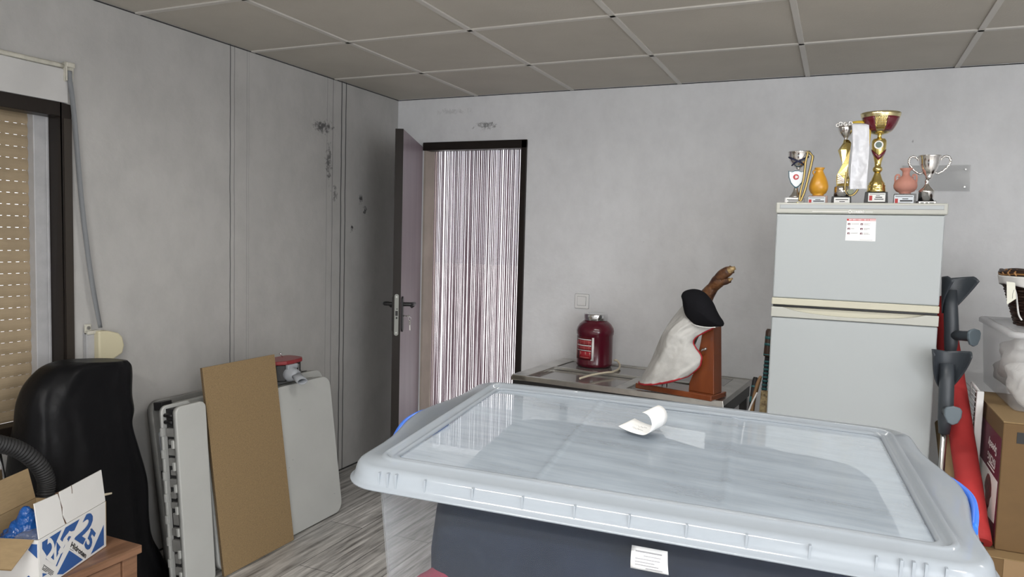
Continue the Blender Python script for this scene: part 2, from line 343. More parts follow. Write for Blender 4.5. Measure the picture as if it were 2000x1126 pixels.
def text_polys(body, spacing=1.0, bold=0.0):
    """filled outline of a word in Blender's built-in font: verts (unit letter height ~0.7) and faces"""
    cu = bpy.data.curves.new('t', 'FONT'); cu.body = body; cu.space_character = spacing; cu.offset = bold; cu.resolution_u = 3
    o = bpy.data.objects.new('t', cu); COL.objects.link(o)
    dg = bpy.context.evaluated_depsgraph_get(); me = bpy.data.meshes.new_from_object(o.evaluated_get(dg))
    vs = [v.co.copy() for v in me.vertices]; fs = [tuple(p.vertices) for p in me.polygons]
    bpy.data.objects.remove(o); bpy.data.meshes.remove(me); bpy.data.curves.remove(cu)
    x0 = min(v.x for v in vs); x1 = max(v.x for v in vs)
    return [(((v.x - x0) / (x1 - x0)), v.y / 0.72) for v in vs], fs
def put_text(mb, body, fn, bold=0.0, spacing=1.0):
    """fn(u,v): u 0..1 along the word, v 0..1 letter height -> 3-D point"""
    vs, fs = text_polys(body, spacing, bold); mb.add([fn(u, v) for u, v in vs], fs); return mb
def rrect(w, d, r, n=8):
    out = []
    for sx, sy, a0 in ((1, 1, 0), (-1, 1, 90), (-1, -1, 180), (1, -1, 270)):
        for k in range(n + 1):
            a = math.radians(a0 + 90 * k / n); out.append((sx * (w / 2 - r) + r * math.cos(a), sy * (d / 2 - r) + r * math.sin(a)))
    return out
def spline(pts, n=8):
    P = [Vector(p) for p in pts]; out = []
    for i in range(len(P) - 1):
        p0, p1, p2, p3 = P[max(i - 1, 0)], P[i], P[i + 1], P[min(i + 2, len(P) - 1)]
        for k in range(n):
            t = k / n; out.append(0.5 * ((2 * p1) + (p2 - p0) * t + (2 * p0 - 5 * p1 + 4 * p2 - p3) * t * t + (3 * p1 - p0 - 3 * p2 + p3) * t ** 3))
    out.append(P[-1]); return out
def at(poly, t):
    """point at parameter t (0..1) of a polyline"""
    k = min(int(t * (len(poly) - 1)), len(poly) - 2); f = t * (len(poly) - 1) - k
    return Vector(poly[k]).lerp(Vector(poly[k + 1]), f)
FXZ = lambda y: Matrix(((1, 0, 0, 0), (0, 0, 1, y), (0, 1, 0, 0), (0, 0, 0, 1)))     # local (x, y, z) -> world (x, y0 + z, y)
FYZ = lambda x: Matrix(((0, 0, 1, x), (1, 0, 0, 0), (0, 1, 0, 0), (0, 0, 0, 1)))     # local (x, y, z) -> world (x0 + z, x, y)

# ------------------------------------------------------------------ the room
structure(MB().box((XL - 0.3, YF - 0.2, -0.1), (XR + 0.2, YB + 0.2, 0)).build('floor', mFloor))
structure(MB().box((XL - 0.3, YF - 0.2, ZC), (XR + 0.2, YB + 0.2, ZC + 0.1)).build('ceiling', mCeil))
WY0, WY1, WZ0, WZ1 = 0.55, 1.930, 0.66, 1.914           # window opening in the left wall
b = MB()
b.box((XL - 0.2, YF - 0.2, 0), (XL, WY0, ZC)).box((XL - 0.2, WY1, 0), (XL, YB + 0.16, ZC))
b.box((XL - 0.2, WY0, 0), (XL, WY1, WZ0)).box((XL - 0.2, WY0, WZ1), (XL, WY1, ZC))
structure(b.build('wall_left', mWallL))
DX0, DX1, DZ = -2.535, -1.801, 2.057                    # door opening in the back wall
b = MB()
b.box((XL, YB, 0), (DX0, YB + 0.16, ZC)).box((DX1, YB, 0), (XR, YB + 0.16, ZC)).box((DX0, YB, DZ), (DX1, YB + 0.16, ZC))
structure(b.build('wall_back', mWallB))
b = MB(); RY0, RY1, RZ0, RZ1 = -2.0, 0.1, 0.8, 2.2
b.box((XR, YF, 0), (XR + 0.2, RY0, ZC)).box((XR, RY1, 0), (XR + 0.2, YB, ZC)).box((XR, RY0, 0), (XR + 0.2, RY1, RZ0)).box((XR, RY0, RZ1), (XR + 0.2, RY1, ZC))
structure(b.build('wall_right', mWallB))
structure(MB().box((XL, YF - 0.2, 0), (XR, YF, ZC)).build('wall_front', mWallB))
# ceiling grid: the T bars of the hung ceiling
b = MB()
XC = [-2.1597 - 0.65, -2.1597, -1.5175, -0.8787, -0.2079, 0.4723, 1.14, 1.81, 2.48]
YR = [YB - 0.671 - 0.6634 * k for k in range(10)]
for x in XC: b.box((x - 0.012, YF, ZC - 0.006), (x + 0.012, YB, ZC + 0.001))
for y in YR: b.box((XL, y - 0.012, ZC - 0.006), (XR, y + 0.012, ZC + 0.001))
structure(b.build('trim_1', mTbar, bevel=0.001))
b = MB()
b.box((XL - 0.001, YF, ZC - 0.007), (XL + 0.004, YB, ZC - 0.003)).box((XL, YB - 0.004, ZC - 0.007), (XR, YB + 0.001, ZC - 0.003))
structure(b.build('trim_2', mGapDark))
structure(MB().box((XL, YF, 0), (XL + 0.004, YB, 0.007)).build('floor_strip_left', mGapDark))  # thin dark strip along the foot of the left wall
for i, ((lx, ly), pw) in enumerate(zip(LAMPS, LAMP_POWER)):
    r = thing('ceiling_lamp', 'unseen white batten lamp fixed under the tiled ceiling', 'lamp', (lx, ly, ZC), 'batten lamps under the ceiling')
    MB().box((lx - 0.6, ly - 0.045, ZC - 0.045), (lx + 0.6, ly + 0.045, ZC - 0.006)).build('lamp_body', mTbar, r, bevel=0.006)
    MB().tube([(lx - 0.59, ly, ZC - 0.062), (lx + 0.59, ly, ZC - 0.062)], 0.017, 12).build('lamp_tube', mLampTube, r)
    area('lamp_light', (lx, ly, ZC - 0.09), (0, 0, -1), 1.18, 0.06, pw, (1.0, 0.975, 0.94), math.radians(175))

# door frame, leaf and what belongs to the leaf
b = MB()
b.box((DX1 - 0.035, YB - 0.012, 0), (DX1 + 0.002, YB + 0.07, DZ)).box((DX0 - 0.004, YB - 0.012, DZ - 0.05), (DX1 + 0.002, YB + 0.07, DZ + 0.002))
structure(b.build('trim_3', mBrown, bevel=0.003))
structure(MB().box((DX0 - 0.0, YB - 0.001, 0), (DX0 + 0.014, YB + 0.159, DZ - 0.001)).build('trim_4', mReveal))
H = V(-2.532, 4.205, 0.008); Fp = V(-2.218, 3.475, 0.008); dx = (Fp - H).normalized(); dn = V(dx.y, -dx.x, 0)   # dn points to the left wall side
if dn.x > 0: dn = -dn
Ld = (Fp - H).length; fr = frame(H, dx, dn, (0, 0, 1))
door = bpy.data.objects.new('door_1', None); COL.objects.link(door); door.location = H; door['kind'] = 'structure'
MB(fr).box((0, 0, 0), (Ld - 0.004, 0.042, 2.022)).build('door_panel', mDoor, door, bevel=0.002)
MB(fr).box((Ld - 0.004, -0.001, 0), (Ld, 0.043, 2.022)).box((0, 0.042, 0), (Ld, 0.0435, 2.022)).build('door_edging', mBrown, door)
lk = 1.0
p_ = MB(fr @ Matrix.Translation((Ld, 0.021, lk)) @ Matrix.Rotation(math.radians(90), 4, 'Y'))
lp = p_.prism(rrect(0.232, 0.023, 0.011), 0, 0.003).build('lock_plate', M('satin_plate', (0.30, 0.31, 0.29), 0.55, 0.6), door)
q = MB(fr)
q.box((Ld + 0.0032, 0.013, lk - 0.005), (Ld + 0.0042, 0.027, lk + 0.022)).box((Ld + 0.0032, 0.015, lk + 0.03), (Ld + 0.0042, 0.021, lk + 0.036))
q.box((Ld + 0.0032, 0.015, lk - 0.022), (Ld + 0.0042, 0.024, lk - 0.012)).build('latch_opening', mBlack, lp)
q = MB(fr)
for zz in (-0.1, 0.1): q.cyl((Ld + 0.003, 0.021, lk + zz), (Ld + 0.0045, 0.021, lk + zz), 0.005, n=10)
q.build('screw', mSteel, lp)
for sgn, nm in ((-1, 'door_handle'), (1, 'door_handle')):
    y0 = 0.0 if sgn < 0 else 0.0435
    hb = MB(fr @ Matrix.Translation((Ld - 0.05, y0, lk)) @ Matrix.Rotation(math.radians(90), 4, 'X')).prism(rrect(0.042, 0.2, 0.02), -0.0 if sgn < 0 else -0.009, 0.009 if sgn < 0 else 0.0)
    pl = hb.build(nm, mBlack, door, bevel=0.002)
    yy = y0 + sgn * 0.045
    path = spline([(Ld - 0.05, y0, lk + 0.055), (Ld - 0.05, y0 + sgn * 0.03, lk + 0.056), (Ld - 0.055, y0 + sgn * 0.052, lk + 0.056), (Ld - 0.085, y0 + sgn * 0.056, lk + 0.055), (Ld - 0.15, y0 + sgn * 0.055, lk + 0.05), (Ld - 0.172, y0 + sgn * 0.05, lk + 0.045), (Ld - 0.176, y0 + sgn * 0.032, lk + 0.03)], 6)
    MB(fr).tube(path, 0.0115, 10).build('lever', mBlack, pl)
kr = thing('key_ring', 'small bunch of keys hanging from the lock of the open door', 'keys', tuple(fr @ V(Ld - 0.05, -0.01, lk - 0.02)))
MB(fr).prism(rrect(0.001, 0.001, 0.0003, 1), 0, 0.0001)
kb = MB(fr); kb.cyl((Ld - 0.05, -0.009, lk - 0.01), (Ld - 0.05, -0.024, lk - 0.01), 0.004, n=8); kb.tube([(Ld - 0.05 + 0.012 * math.cos(a), -0.034 - 0.012 * math.sin(a) * 0.9, lk - 0.01) for a in [k * math.pi / 8 for k in range(16)]], 0.0032, 6, closed=True)
kb.build('key', mSteelDull, kr)
kb = MB(fr); kb.tube([(Ld - 0.05, -0.045 + 0.008 * math.cos(a), lk - 0.026 + 0.011 * math.sin(a)) for a in [k * math.pi / 6 for k in range(12)]], 0.0012, 6, closed=True); kb.build('split_ring', mChrome, kr)
for k, (dz, tilt) in enumerate(((0, 0.004), (-0.004, -0.008))):
    kb = MB(fr); kb.tube([(Ld - 0.05 + tilt * 1.2 + 0.010 * math.cos(a), -0.047, lk - 0.046 + dz + 0.012 * math.sin(a)) for a in [j * math.pi / 6 for j in range(12)]], 0.003, 6, closed=True)
    kb.box((Ld - 0.053 + tilt, -0.049, lk - 0.088 + dz), (Ld - 0.047 + tilt, -0.046, lk - 0.056 + dz)); kb.build('key', mSteelDull, kr)

# strip curtain in the doorway
b = MB(); x = DX0 + 0.02; i = 0; yc = YB + 0.115
rr_ = random.Random(3)
gapset = {10: 0.007, 19: 0.008, 29: 0.008, 37: 0.005, 47: 0.005, 57: 0.004, 65: 0.008, 70: 0.005, 75: 0.006, 83: 0.008, 90: 0.005, 96: 0.004}
while x < DX1 - 0.008:
    ph = rr_.random() * 6; am = 0.0006 + 0.0010 * rr_.random(); lean = (rr_.random() - 0.5) * 0.006; dy = (i % 2) * 0.008
    pts = [(x + am * math.sin(ph + z * 2.3) * (2.0 - z) + lean * (2.0 - z) / 2, yc + dy + 0.002 * math.sin(ph + z), z) for z in [2.05, 1.75, 1.45, 1.15, 0.85, 0.55, 0.25, 0.03]]
    b.tube(pts, 0.0033 + 0.0004 * rr_.random(), 6)
    x += 0.0058 + 0.0012 * rr_.random() + gapset.get(i, 0); i += 1
b.box((DX0 + 0.012, yc - 0.008, 2.035), (DX1, yc + 0.014, 2.06))
tag(b.build('strip_curtain', mStrand), 'curtain of thin mauve plastic strips hanging in the open doorway', 'curtain', kind='stuff')

# outdoors, glimpsed between the strips and under the shutter
structure(MB().box((-14, YB + 0.2, -0.12), (10, 30, -0.02)).box((-14, -8, -0.12), (XL - 0.31, YB + 0.2, -0.02)).build('ground', mGroundOut))
structure(MB().box((-9, 9.6, -0.02), (6, 9.8, 1.05)).build('wall_outside', mWallOut))
b = MB(); rb = random.Random(5)
for k in range(420):
    a = rb.random() * 6.28; rr = 0.55 * rb.random() ** 0.5; c = V(-3.05 + rr * math.cos(a), 8.6 + rr * math.sin(a) * 0.7, 0.75 + 1.15 * rb.random())
    d1 = V(rb.random() - .5, rb.random() - .5, rb.random() - .5).normalized() * 0.09; d2 = V(rb.random() - .5, rb.random() - .5, rb.random() - .5).normalized() * 0.05
    b.add([c - d1, c + d2, c + d1, c - d2], [(0, 1, 2, 3)])
sh = thing('garden_shrub', 'green shrub glimpsed through the strip curtain', 'shrub', (-3.05, 8.6, -0.02))
tag(b.build('foliage', mLeaf, sh), 'green leaves', 'shrub'); del sh.children[0]['category']
MB().tube([(-3.05, 8.6, -0.02), (-3.05, 8.6, 1.2)], 0.04, 8).build('trunk', mBarkBrown, sh)

# window in the left wall, roller shutter lowered
win = bpy.data.objects.new('window_1', None); COL.objects.link(win); win.location = (XL, WY1, WZ0); win['kind'] = 'structure'
b = MB(); fx0, fx1 = XL - 0.062, XL + 0.012
b.box((fx0, WY1 - 0.044, WZ0), (fx1, WY1, WZ1)).box((fx0, WY0, WZ0), (fx1, WY0 + 0.044, WZ1)).box((fx0, WY0 + 0.044, WZ1 - 0.05), (fx1, WY1 - 0.044, WZ1)).box((fx0, WY0 + 0.044, WZ0), (fx1, WY1 - 0.044, WZ0 + 0.055))
b.build('window_frame', mBrown, win, bevel=0.003)
MB().box((fx1 - 0.002, WY1 - 0.034, WZ0 + 0.06), (fx1 + 0.002, WY1 - 0.002, WZ1 - 0.055)).build('lit_frame_face', mBrownLit, win)  # lighter strip paints the light on the frame's room side
b = MB(); b.box((XL - 0.13, WY1 - 0.10, WZ0 + 0.03), (XL - 0.064, WY1, WZ1)).box((XL - 0.064, WY1 - 0.055, WZ0 + 0.05), (XL - 0.058, WY1 - 0.044, WZ1 - 0.05))
b.build('guide_rail', mGreyPaint, win, bevel=0.003)
sx = XL - 0.105
for k in range(29):
    z = WZ0 + 0.045 + k * 0.0433
    if z > WZ1 - 0.01: break
    s_ = MB(); y0, y1 = WY0 - 0.02, WY1 - 0.09
    prof = [(0.006, 0.0), (0.0085, 0.012), (0.009, 0.020), (0.0075, 0.030), (0.004, 0.0412), (-0.004, 0.0412), (-0.004, 0.0)]
    n = len(prof)
    s_.add([(sx + a, y0, z + c) for a, c in prof] + [(sx + a, y1, z + c) for a, c in prof], [tuple(range(n)), tuple(range(2 * n - 1, n - 1, -1))] + [(i, n + i, n + (i + 1) % n, (i + 1) % n) for i in range(n)])
    yy = y1
    while yy > y0:                                        # the hooks between the light slots
        s_.box((sx - 0.003, yy - 0.0135, z + 0.0408), (sx + 0.003, yy, z + 0.0435)); yy -= 0.030
    s_.build('shutter_slat', mShut, win)
MB().box((sx - 0.006, WY0, WZ0 + 0.055), (sx + 0.012, WY1 - 0.09, WZ0 + 0.068)).build('shutter_bar', mShut, win)
structure(MB().box((XL - 0.004, WY0, WZ1 + 0.004), (XL + 0.010, WY1 - 0.012, 2.045)).build('trim_5', mWhitePaint, bevel=0.003))
b = MB(); pts = [(XL + 0.008, WY0 + (WY1 - 0.03 - WY0) * k / 40, 2.055 + 0.004 * noise.noise(V(k * 0.37, 0, 0))) for k in range(41)]
b.tube(pts, 0.009, 8); structure(b.build('trim_6', mIvory))
wd = thing('strap_winder', 'cream shutter strap winder on the wall beside the window', 'shutter winder', (XL, 2.05, 0.9))
poly = [(2.005, 0.905), (2.005, 1.035), (2.05, 1.032), (2.095, 1.018), (2.113, 1.0), (2.121, 0.965), (2.113, 0.932), (2.07, 0.912)]
MB(FYZ(XL)).prism(poly, 0.004, 0.05).build('winder_case', mCream, wd, bevel=0.008, seg=3)
MB().box((XL + 0.001, 1.972, 0.895), (XL + 0.022, 2.008, 1.03)).build('wall_bracket', mGreyPaint, wd, bevel=0.002)
b = MB(); b.box((XL + 0.008, 1.972, 1.022), (XL + 0.03, 2.03, 1.036)).box((XL + 0.008, 1.972, 1.03), (XL + 0.012, 2.0, 1.062)); b.build('mounting_tab', mIvory, wd, bevel=0.002)
MB().cyl((XL + 0.012, 1.987, 1.047), (XL + 0.016, 1.987, 1.047), 0.007, n=10).build('screw', mSteel, wd)
sp = spline([(XL + 0.022, 1.915, 2.04), (XL + 0.025, 1.915, 2.0), (XL + 0.028, 1.927, 1.885), (XL + 0.03, 1.954, 1.533), (XL + 0.03, 1.989, 1.251), (XL + 0.03, 2.026, 1.045)], 6)
b = MB(); n = len(sp)
def strap_pt(k, s):
    tw = math.radians(20 + 35 * math.sin(k / n * 4)); d = V(math.sin(tw), math.cos(tw), 0) * 0.009
    return sp[k] + d * s
b.add([strap_pt(k, s) for k in range(n) for s in (-1, 1)], [(2 * k, 2 * k + 1, 2 * k + 3, 2 * k + 2) for k in range(n - 1)], True); b.build('strap', mStrap, wd, solid=0.0015)
b = MB(); b.box((XL, 1.9, 2.0), (XL + 0.018, 1.935, 2.07)).box((XL + 0.018, 1.9, 2.052), (XL + 0.03, 1.935, 2.07)).box((XL + 0.018, 1.9, 2.0), (XL + 0.026, 1.907, 2.055)); b.build('strap_guide', mIvory, wd, bevel=0.003)

# light switch, acrylic plate
sw = thing('light_switch', 'white square light switch on the back wall above the maroon jar', 'light switch', (-1.366, YB, 1.08))
MB(FXZ(YB)).prism([(-1.412 + a, 1.082 + c) for a, c in rrect(0.086, 0.086, 0.006)], -0.009, -0.0005).build('switch_plate', mSwitch, sw, bevel=0.002)
MB(FXZ(YB)).prism([(-1.412 + a, 1.084 + c) for a, c in rrect(0.056, 0.056, 0.003)], -0.0095, -0.0088).build('rocker_gap', mGreyInk, sw)
MB(FXZ(YB)).prism([(-1.412 + a, 1.082 + c) for a, c in rrect(0.090, 0.090, 0.006)], -0.002, -0.0003).build('plate_shadow_gap', mGreyInk, sw)
MB(FXZ(YB)).prism([(-1.412 + a, 1.084 + c) for a, c in rrect(0.052, 0.052, 0.003)], -0.014, -0.009).build('rocker', mSwitch, sw, bevel=0.001)
wp = thing('acrylic_plate', 'clear acrylic plate screwed to the wall behind the two-handled silver cup', 'plate', (0.4, YB, 1.8))
MB(FXZ(YB)).prism([(0.26, 1.745), (0.558, 1.738), (0.555, 1.866), (0.26, 1.867)], -0.016, -0.011).build('plate_panel', mAcryl, wp)
for xx, zz in ((0.535, 1.845), (0.535, 1.76), (0.29, 1.845), (0.29, 1.765)): MB().cyl((xx, YB - 0.0005, zz), (xx, YB - 0.018, zz), 0.004, n=10).build('screw', mSteel, wp)

# ------------------------------------------------------------------ big lidded storage box in front, on its little table
LW, LD_, LR, BUL = 0.7775, 0.534, 0.047, 0.023
BOXM = Matrix.Translation((-0.240, 1.1134, 1.14)) @ Matrix.Rotation(0.0972, 4, 'Z') @ Matrix.Rotation(math.asin(0.0409), 4, 'X') @ Matrix.Rotation(math.asin(0.0255), 4, 'Y')
def loop(e, r=None, bul=1.0, W=LW, D=LD_, r0=LR, n=8, m=24, k=16):
    w, d = W / 2 + e, D / 2 + e; rr = max((r0 + e) if r is None else r, 0.004); out = []
    cor = {}
    def corner(sx, sy, a0): return [(sx * (w - rr) + rr * math.cos(math.radians(a0 + 90 * i / n)), sy * (d - rr) + rr * math.sin(math.radians(a0 + 90 * i / n))) for i in range(n + 1)]
    A, B, C_, D_ = corner(1, 1, 0), corner(-1, 1, 90), corner(-1, -1, 180), corner(1, -1, 270)
    def fill(p, q, c): return [(p[0] + (q[0] - p[0]) * i / c, p[1] + (q[1] - p[1]) * i / c) for i in range(1, c)]
    out = A + fill(A[-1], B[0], m) + B + fill(B[-1], C_[0], k) + C_ + fill(C_[-1], D_[0], m) + D_ + fill(D_[-1], A[0], k)
    res = []
    for x, y in out:
        if bul and abs(abs(x) - w) < 1e-6:
            t = min(max(1 - abs(y) / 0.165, 0), 1); t = t * t * (3 - 2 * t); x += math.copysign(BUL * bul * t, x)
        res.append((x, y))
    return res
def dome(x, y): return 0.0029 * max(0, 1 - (x / 0.39) ** 2) * (y / 0.53 + 0.5)
def loft(mb, prof, close_in=False, close_out=False, bulf=lambda i: 1.0, **kw):
    vs, fs = [], []; n = None
    for i, (e, z, r) in enumerate(prof):
        L = loop(e, r, bulf(i), **kw); n = len(L); vs += [(x, y, z + dome(x, y)) for x, y in L]
    for i in range(len(prof) - 1):
        for j in range(n): fs.append((i * n + j, i * n + (j + 1) % n, (i + 1) * n + (j + 1) % n, (i + 1) * n + j))
    mb.add(vs, fs, True)
    if close_in: mb.add(vs[-n:], [tuple(range(n))])
    return mb
sbox = thing('storage_box', 'big milky plastic storage box with lid and blue handles full of dark clothes', 'storage box', (-0.240, 1.1134, 1.14))
rimp = [(0.010, -0.028, None), (0.0105, -0.0255, None), (0.005, -0.0245, None), (0.003, -0.014, None), (0.0005, -0.006, None), (-0.003, -0.0018, None), (-0.008, 0.0, None), (-0.028, 0.0002, 0.030), (-0.030, 0.003, 0.027), (-0.0335, 0.0048, 0.024), (-0.037, 0.003, 0.021), (-0.039, -0.001, 0.02), (-0.044, -0.0015, 0.018), (-0.046, 0.0005, 0.017), (-0.049, 0.0008, 0.016), (-0.052, -0.004, 0.015)]
bf = lambda i: 1.0 if i < 7 else 0.0
lid = loft(MB(BOXM), rimp, bulf=bf).build('lid_rim', mLidRim, sbox, solid=0.0022)
pan = MB(BOXM)
w_, d_ = LW / 2 - 0.052, LD_ / 2 - 0.052
def panel_pt(u, v):
    x = (u - 0.5) * 2 * w_; y = (v - 0.5) * 2 * d_
    # keep the rounded corners of the recess
    cx, cy = abs(x) - (w_ - 0.015), abs(y) - (d_ - 0.015)
    if cx > 0 and cy > 0:
        l = math.hypot(cx, cy)
        if l > 1e-9:
            k = max(cx, cy) / l; x = math.copysign(w_ - 0.015 + cx * k, x); y = math.copysign(d_ - 0.015 + cy * k, y)
    z = -0.004 + dome(x, y)
    for rx in (-0.135, 0.105):
        z += 0.0022 * math.exp(-((x - rx) / 0.0035) ** 2)
    for qx, qy in ((-0.215, 0.06), (0.02, 0.02)):
        z += 0.0012 * math.exp(-((math.hypot(x - qx, y - qy) - 0.011) / 0.002) ** 2)
    z += 0.0018 * noise.noise(V(x * 6, y * 7, 1.3))
    return (x, y, z)
pan.grid(panel_pt, 150, 84).build('lid_panel', mLid, sbox, solid=0.0018)
for i in range(11):
    x = -0.335 + i * 0.067
    MB(BOXM).box((x - 0.0012, -LD_ / 2 - 0.0042, -0.0245), (x + 0.0012, -LD_ / 2 + 0.001, -0.004)).build('rim_rib', mLidRim, lid)
for x in (-0.322, -0.310, 0.292, 0.304, 0.316): MB(BOXM).box((x - 0.0015, -LD_ / 2 - 0.0046, -0.025), (x + 0.0015, -LD_ / 2 + 0.001, -0.003)).build('rim_rib', mLidRim, lid)
tubp = [(-0.020, -0.006, 0.05), (-0.0225, -0.03, 0.05), (-0.026, -0.10, 0.055), (-0.036, -0.25, 0.055), (-0.046, -0.40, 0.055), (-0.052, -0.412, 0.05), (-0.075, -0.416, 0.04)]
loft(MB(BOXM), tubp, close_in=True, bulf=lambda i: 0.6 if i < 2 else 0.0).build('tub', mTub, sbox, solid=0.0022)
for sgn in (-1, 1):
    b = MB(BOXM)
    ys = [(-0.105 + 0.21 * k / 20) for k in range(21)]
    def hx(y):
        t = min(max(1 - abs(y) / 0.165, 0), 1); t = t * t * (3 - 2 * t); return sgn * (LW / 2 + BUL * t + 0.0045 + 0.004 * max(0, 1 - (y / 0.1) ** 2))
    b.tube([(hx(y), y, -0.016 - 0.006 * (abs(y) / 0.1) ** 2) for y in ys], 0.0052, 8, flat=(1.0, 1.8))
    b.tube([(hx(y) - sgn * 0.004, y, -0.055) for y in ys], 0.005, 8)
    for y in (-0.1, -0.035, 0.035, 0.1): b.tube([(hx(y) - sgn * 0.002, y, -0.016), (hx(y) - sgn * 0.004, y, -0.055)], 0.005, 6)
    b.build('clip_handle', mBlueHandle, sbox)
# what lies inside
def pile(mb, cx, cy, cz, sx, sy, sz, seed, amp=0.02, freq=7, n=56, m=26, pw=4.0):
    def fn(u, v):
        a = 2 * math.pi * u; t = math.pi * (v - 0.5); ca, sa, ct, st = math.cos(a), math.sin(a), math.cos(t), math.sin(t)
        f = lambda c, e: math.copysign(abs(c) ** (2 / e), c)
        p = V(f(ct, pw) * f(ca, pw) * sx, f(ct, pw) * f(sa, pw) * sy, f(st, pw) * sz)
        q = noise.noise(V(p.x * freq + seed, p.y * freq, p.z * freq * 1.6)) * amp + noise.noise(V(p.x * freq * 3, p.y * freq * 3 + seed, p.z * freq * 3)) * amp * 0.35
        return p * (1 + q / max(p.length, 0.05)) + V(cx, cy, cz)
    return mb.grid(fn, n, m, cu=True)
jk = thing('navy_jacket', 'dark navy padded clothes packed inside the big storage box', 'clothes', tuple(BOXM @ V(0, 0, -0.26)))
pile(MB(BOXM), 0.012, -0.005, -0.145, 0.322, 0.214, 0.112, 3, 0.018, 6, pw=7.0).build('garment_body', mNavy, jk)
b = MB(BOXM); b.tube(spline([(0.236, -0.222, -0.06), (0.226, -0.224, -0.075), (0.222, -0.224, -0.10), (0.226, -0.224, -0.12), (0.236, -0.224, -0.11), (0.24, -0.222, -0.08), (0.254, -0.22, -0.065)], 6), 0.0035, 7)
b.build('drawstring', mCord, jk)
lab = MB(BOXM)
def lab_pt(u, v):
    return (0.000 + 0.044 * u + 0.003 * (1 - v) * u, -0.2335 - 0.004 * math.sin(math.pi * v), -0.058 - 0.030 * (1 - v))
lb = lab.grid(lab_pt, 6, 8).build('care_label', mPaper, jk, solid=0.0008)
b = MB(BOXM)
for k, (u0, u1) in enumerate(((0.12, 0.85), (0.35, 0.82), (0.12, 0.8), (0.12, 0.65), (0.12, 0.75), (0.4, 0.85))):
    v = 0.85 - k * 0.14
    b.add([V(*lab_pt(u0, v)) + V(0, -0.0006, 0), V(*lab_pt(u1, v)) + V(0, -0.0006, 0), V(*lab_pt(u1, v - 0.05)) + V(0, -0.0006, 0), V(*lab_pt(u0, v - 0.05)) + V(0, -0.0006, 0)], [(0, 1, 2, 3)])
b.build('printed_lines', mGreyInk, lb)
rg = thing('red_garment', 'red clothing showing under the navy clothes in the storage box', 'clothes', tuple(BOXM @ V(0, 0, -0.4)))
pile(MB(BOXM), 0.01, -0.004, -0.338, 0.322, 0.214, 0.074, 9, 0.012, 6, pw=7.0).build('garment_body', mPinkRed, rg)
for cx_, cz_, a_, b_ in ((0.225, -0.112, 0.075, 0.034), (-0.278, -0.200, 0.034, 0.042)):
    pile(MB(BOXM), cx_, -0.197, cz_, a_, 0.032, b_, 31 + cx_, 0.02, 14, 40, 22, 3.0).build('garment_fold', mPinkRed, rg)
# peeling note and the clear tape stuck on the lid
nt = thing('paper_note', 'small white handwritten note curling up from the storage box lid', 'note', tuple(BOXM @ V(-0.02, 0.08, 0)))
NM = frame((-0.3065, 1.1625, 1.1475), (0.96, -0.26, 0.03), (0.15, 1, 0.04), (0, -0.04, 1))
def note_pt(u, v):
    s = u * 0.098                                   # along the strip, lying flat and then curling up and back over itself
    if s < 0.042: x, z = s, 0.0010 + 0.0075 * (1 - s / 0.042) ** 2
    else:
        a = (s - 0.042) / 0.017; x, z = 0.042 + 0.017 * math.sin(a) * 0.95, 0.001 + 0.017 * (1 - math.cos(a))
    return (x + 0.004 * v, (v - 0.5) * 0.056 + 0.010 * max(0, u - .45), z)
nb = MB(NM).grid(note_pt, 30, 4).build('paper_sheet', mPaper, nt, solid=0.0004)
def scribble(mb, x0, x1, y, amp, n, seed):
    rs = random.Random(seed); pts = []
    for k in range(n + 1):
        x = x0 + (x1 - x0) * k / n; pts.append((x, y + amp * (rs.random() - 0.5) * 2, 0.0010 + 0.0075 * max(0, 1 - x / 0.042) ** 2 + 0.0004))
    mb.tube(spline(pts, 3), 0.00028, 5)
b = MB(NM); scribble(b, 0.014, 0.036, 0.0075, 0.0038, 13, 3); scribble(b, 0.016, 0.036, -0.007, 0.0034, 12, 8); b.build('handwriting', mGreyInk, nb)
BI = BOXM.inverted(); pp = [BI @ V(*q) for q in ((-0.289, 1.306, 1.10), (-0.201, 1.302, 1.10), (-0.187, 1.21, 1.10), (-0.255, 1.236, 1.10))]
tag(MB(BOXM).prism([(q.x, q.y) for q in pp], -0.0262, -0.0256).build('paper_sheet', mPaper), 'sheet of white paper lying under the storage box lid behind the curled note', 'paper')
# little table that carries the box (below the picture)
st = thing('side_table', 'plain wooden side table under the big storage box', 'table', (-0.24, 1.12, 0))
TM = Matrix.Translation((-0.24, 1.12, 0)) @ Matrix.Rotation(0.0972, 4, 'Z')
MB(TM).box((-0.31, -0.20, 0.672), (0.31, 0.20, 0.702)).build('table_top', mWoodCab, st, bevel=0.004)
for sx_ in (-1, 1):
    for sy_ in (-1, 1): MB(TM).box((sx_ * 0.27 - 0.022, sy_ * 0.165 - 0.022, 0), (sx_ * 0.27 + 0.022, sy_ * 0.165 + 0.022, 0.672)).build('leg', mWoodCab, st, bevel=0.003)

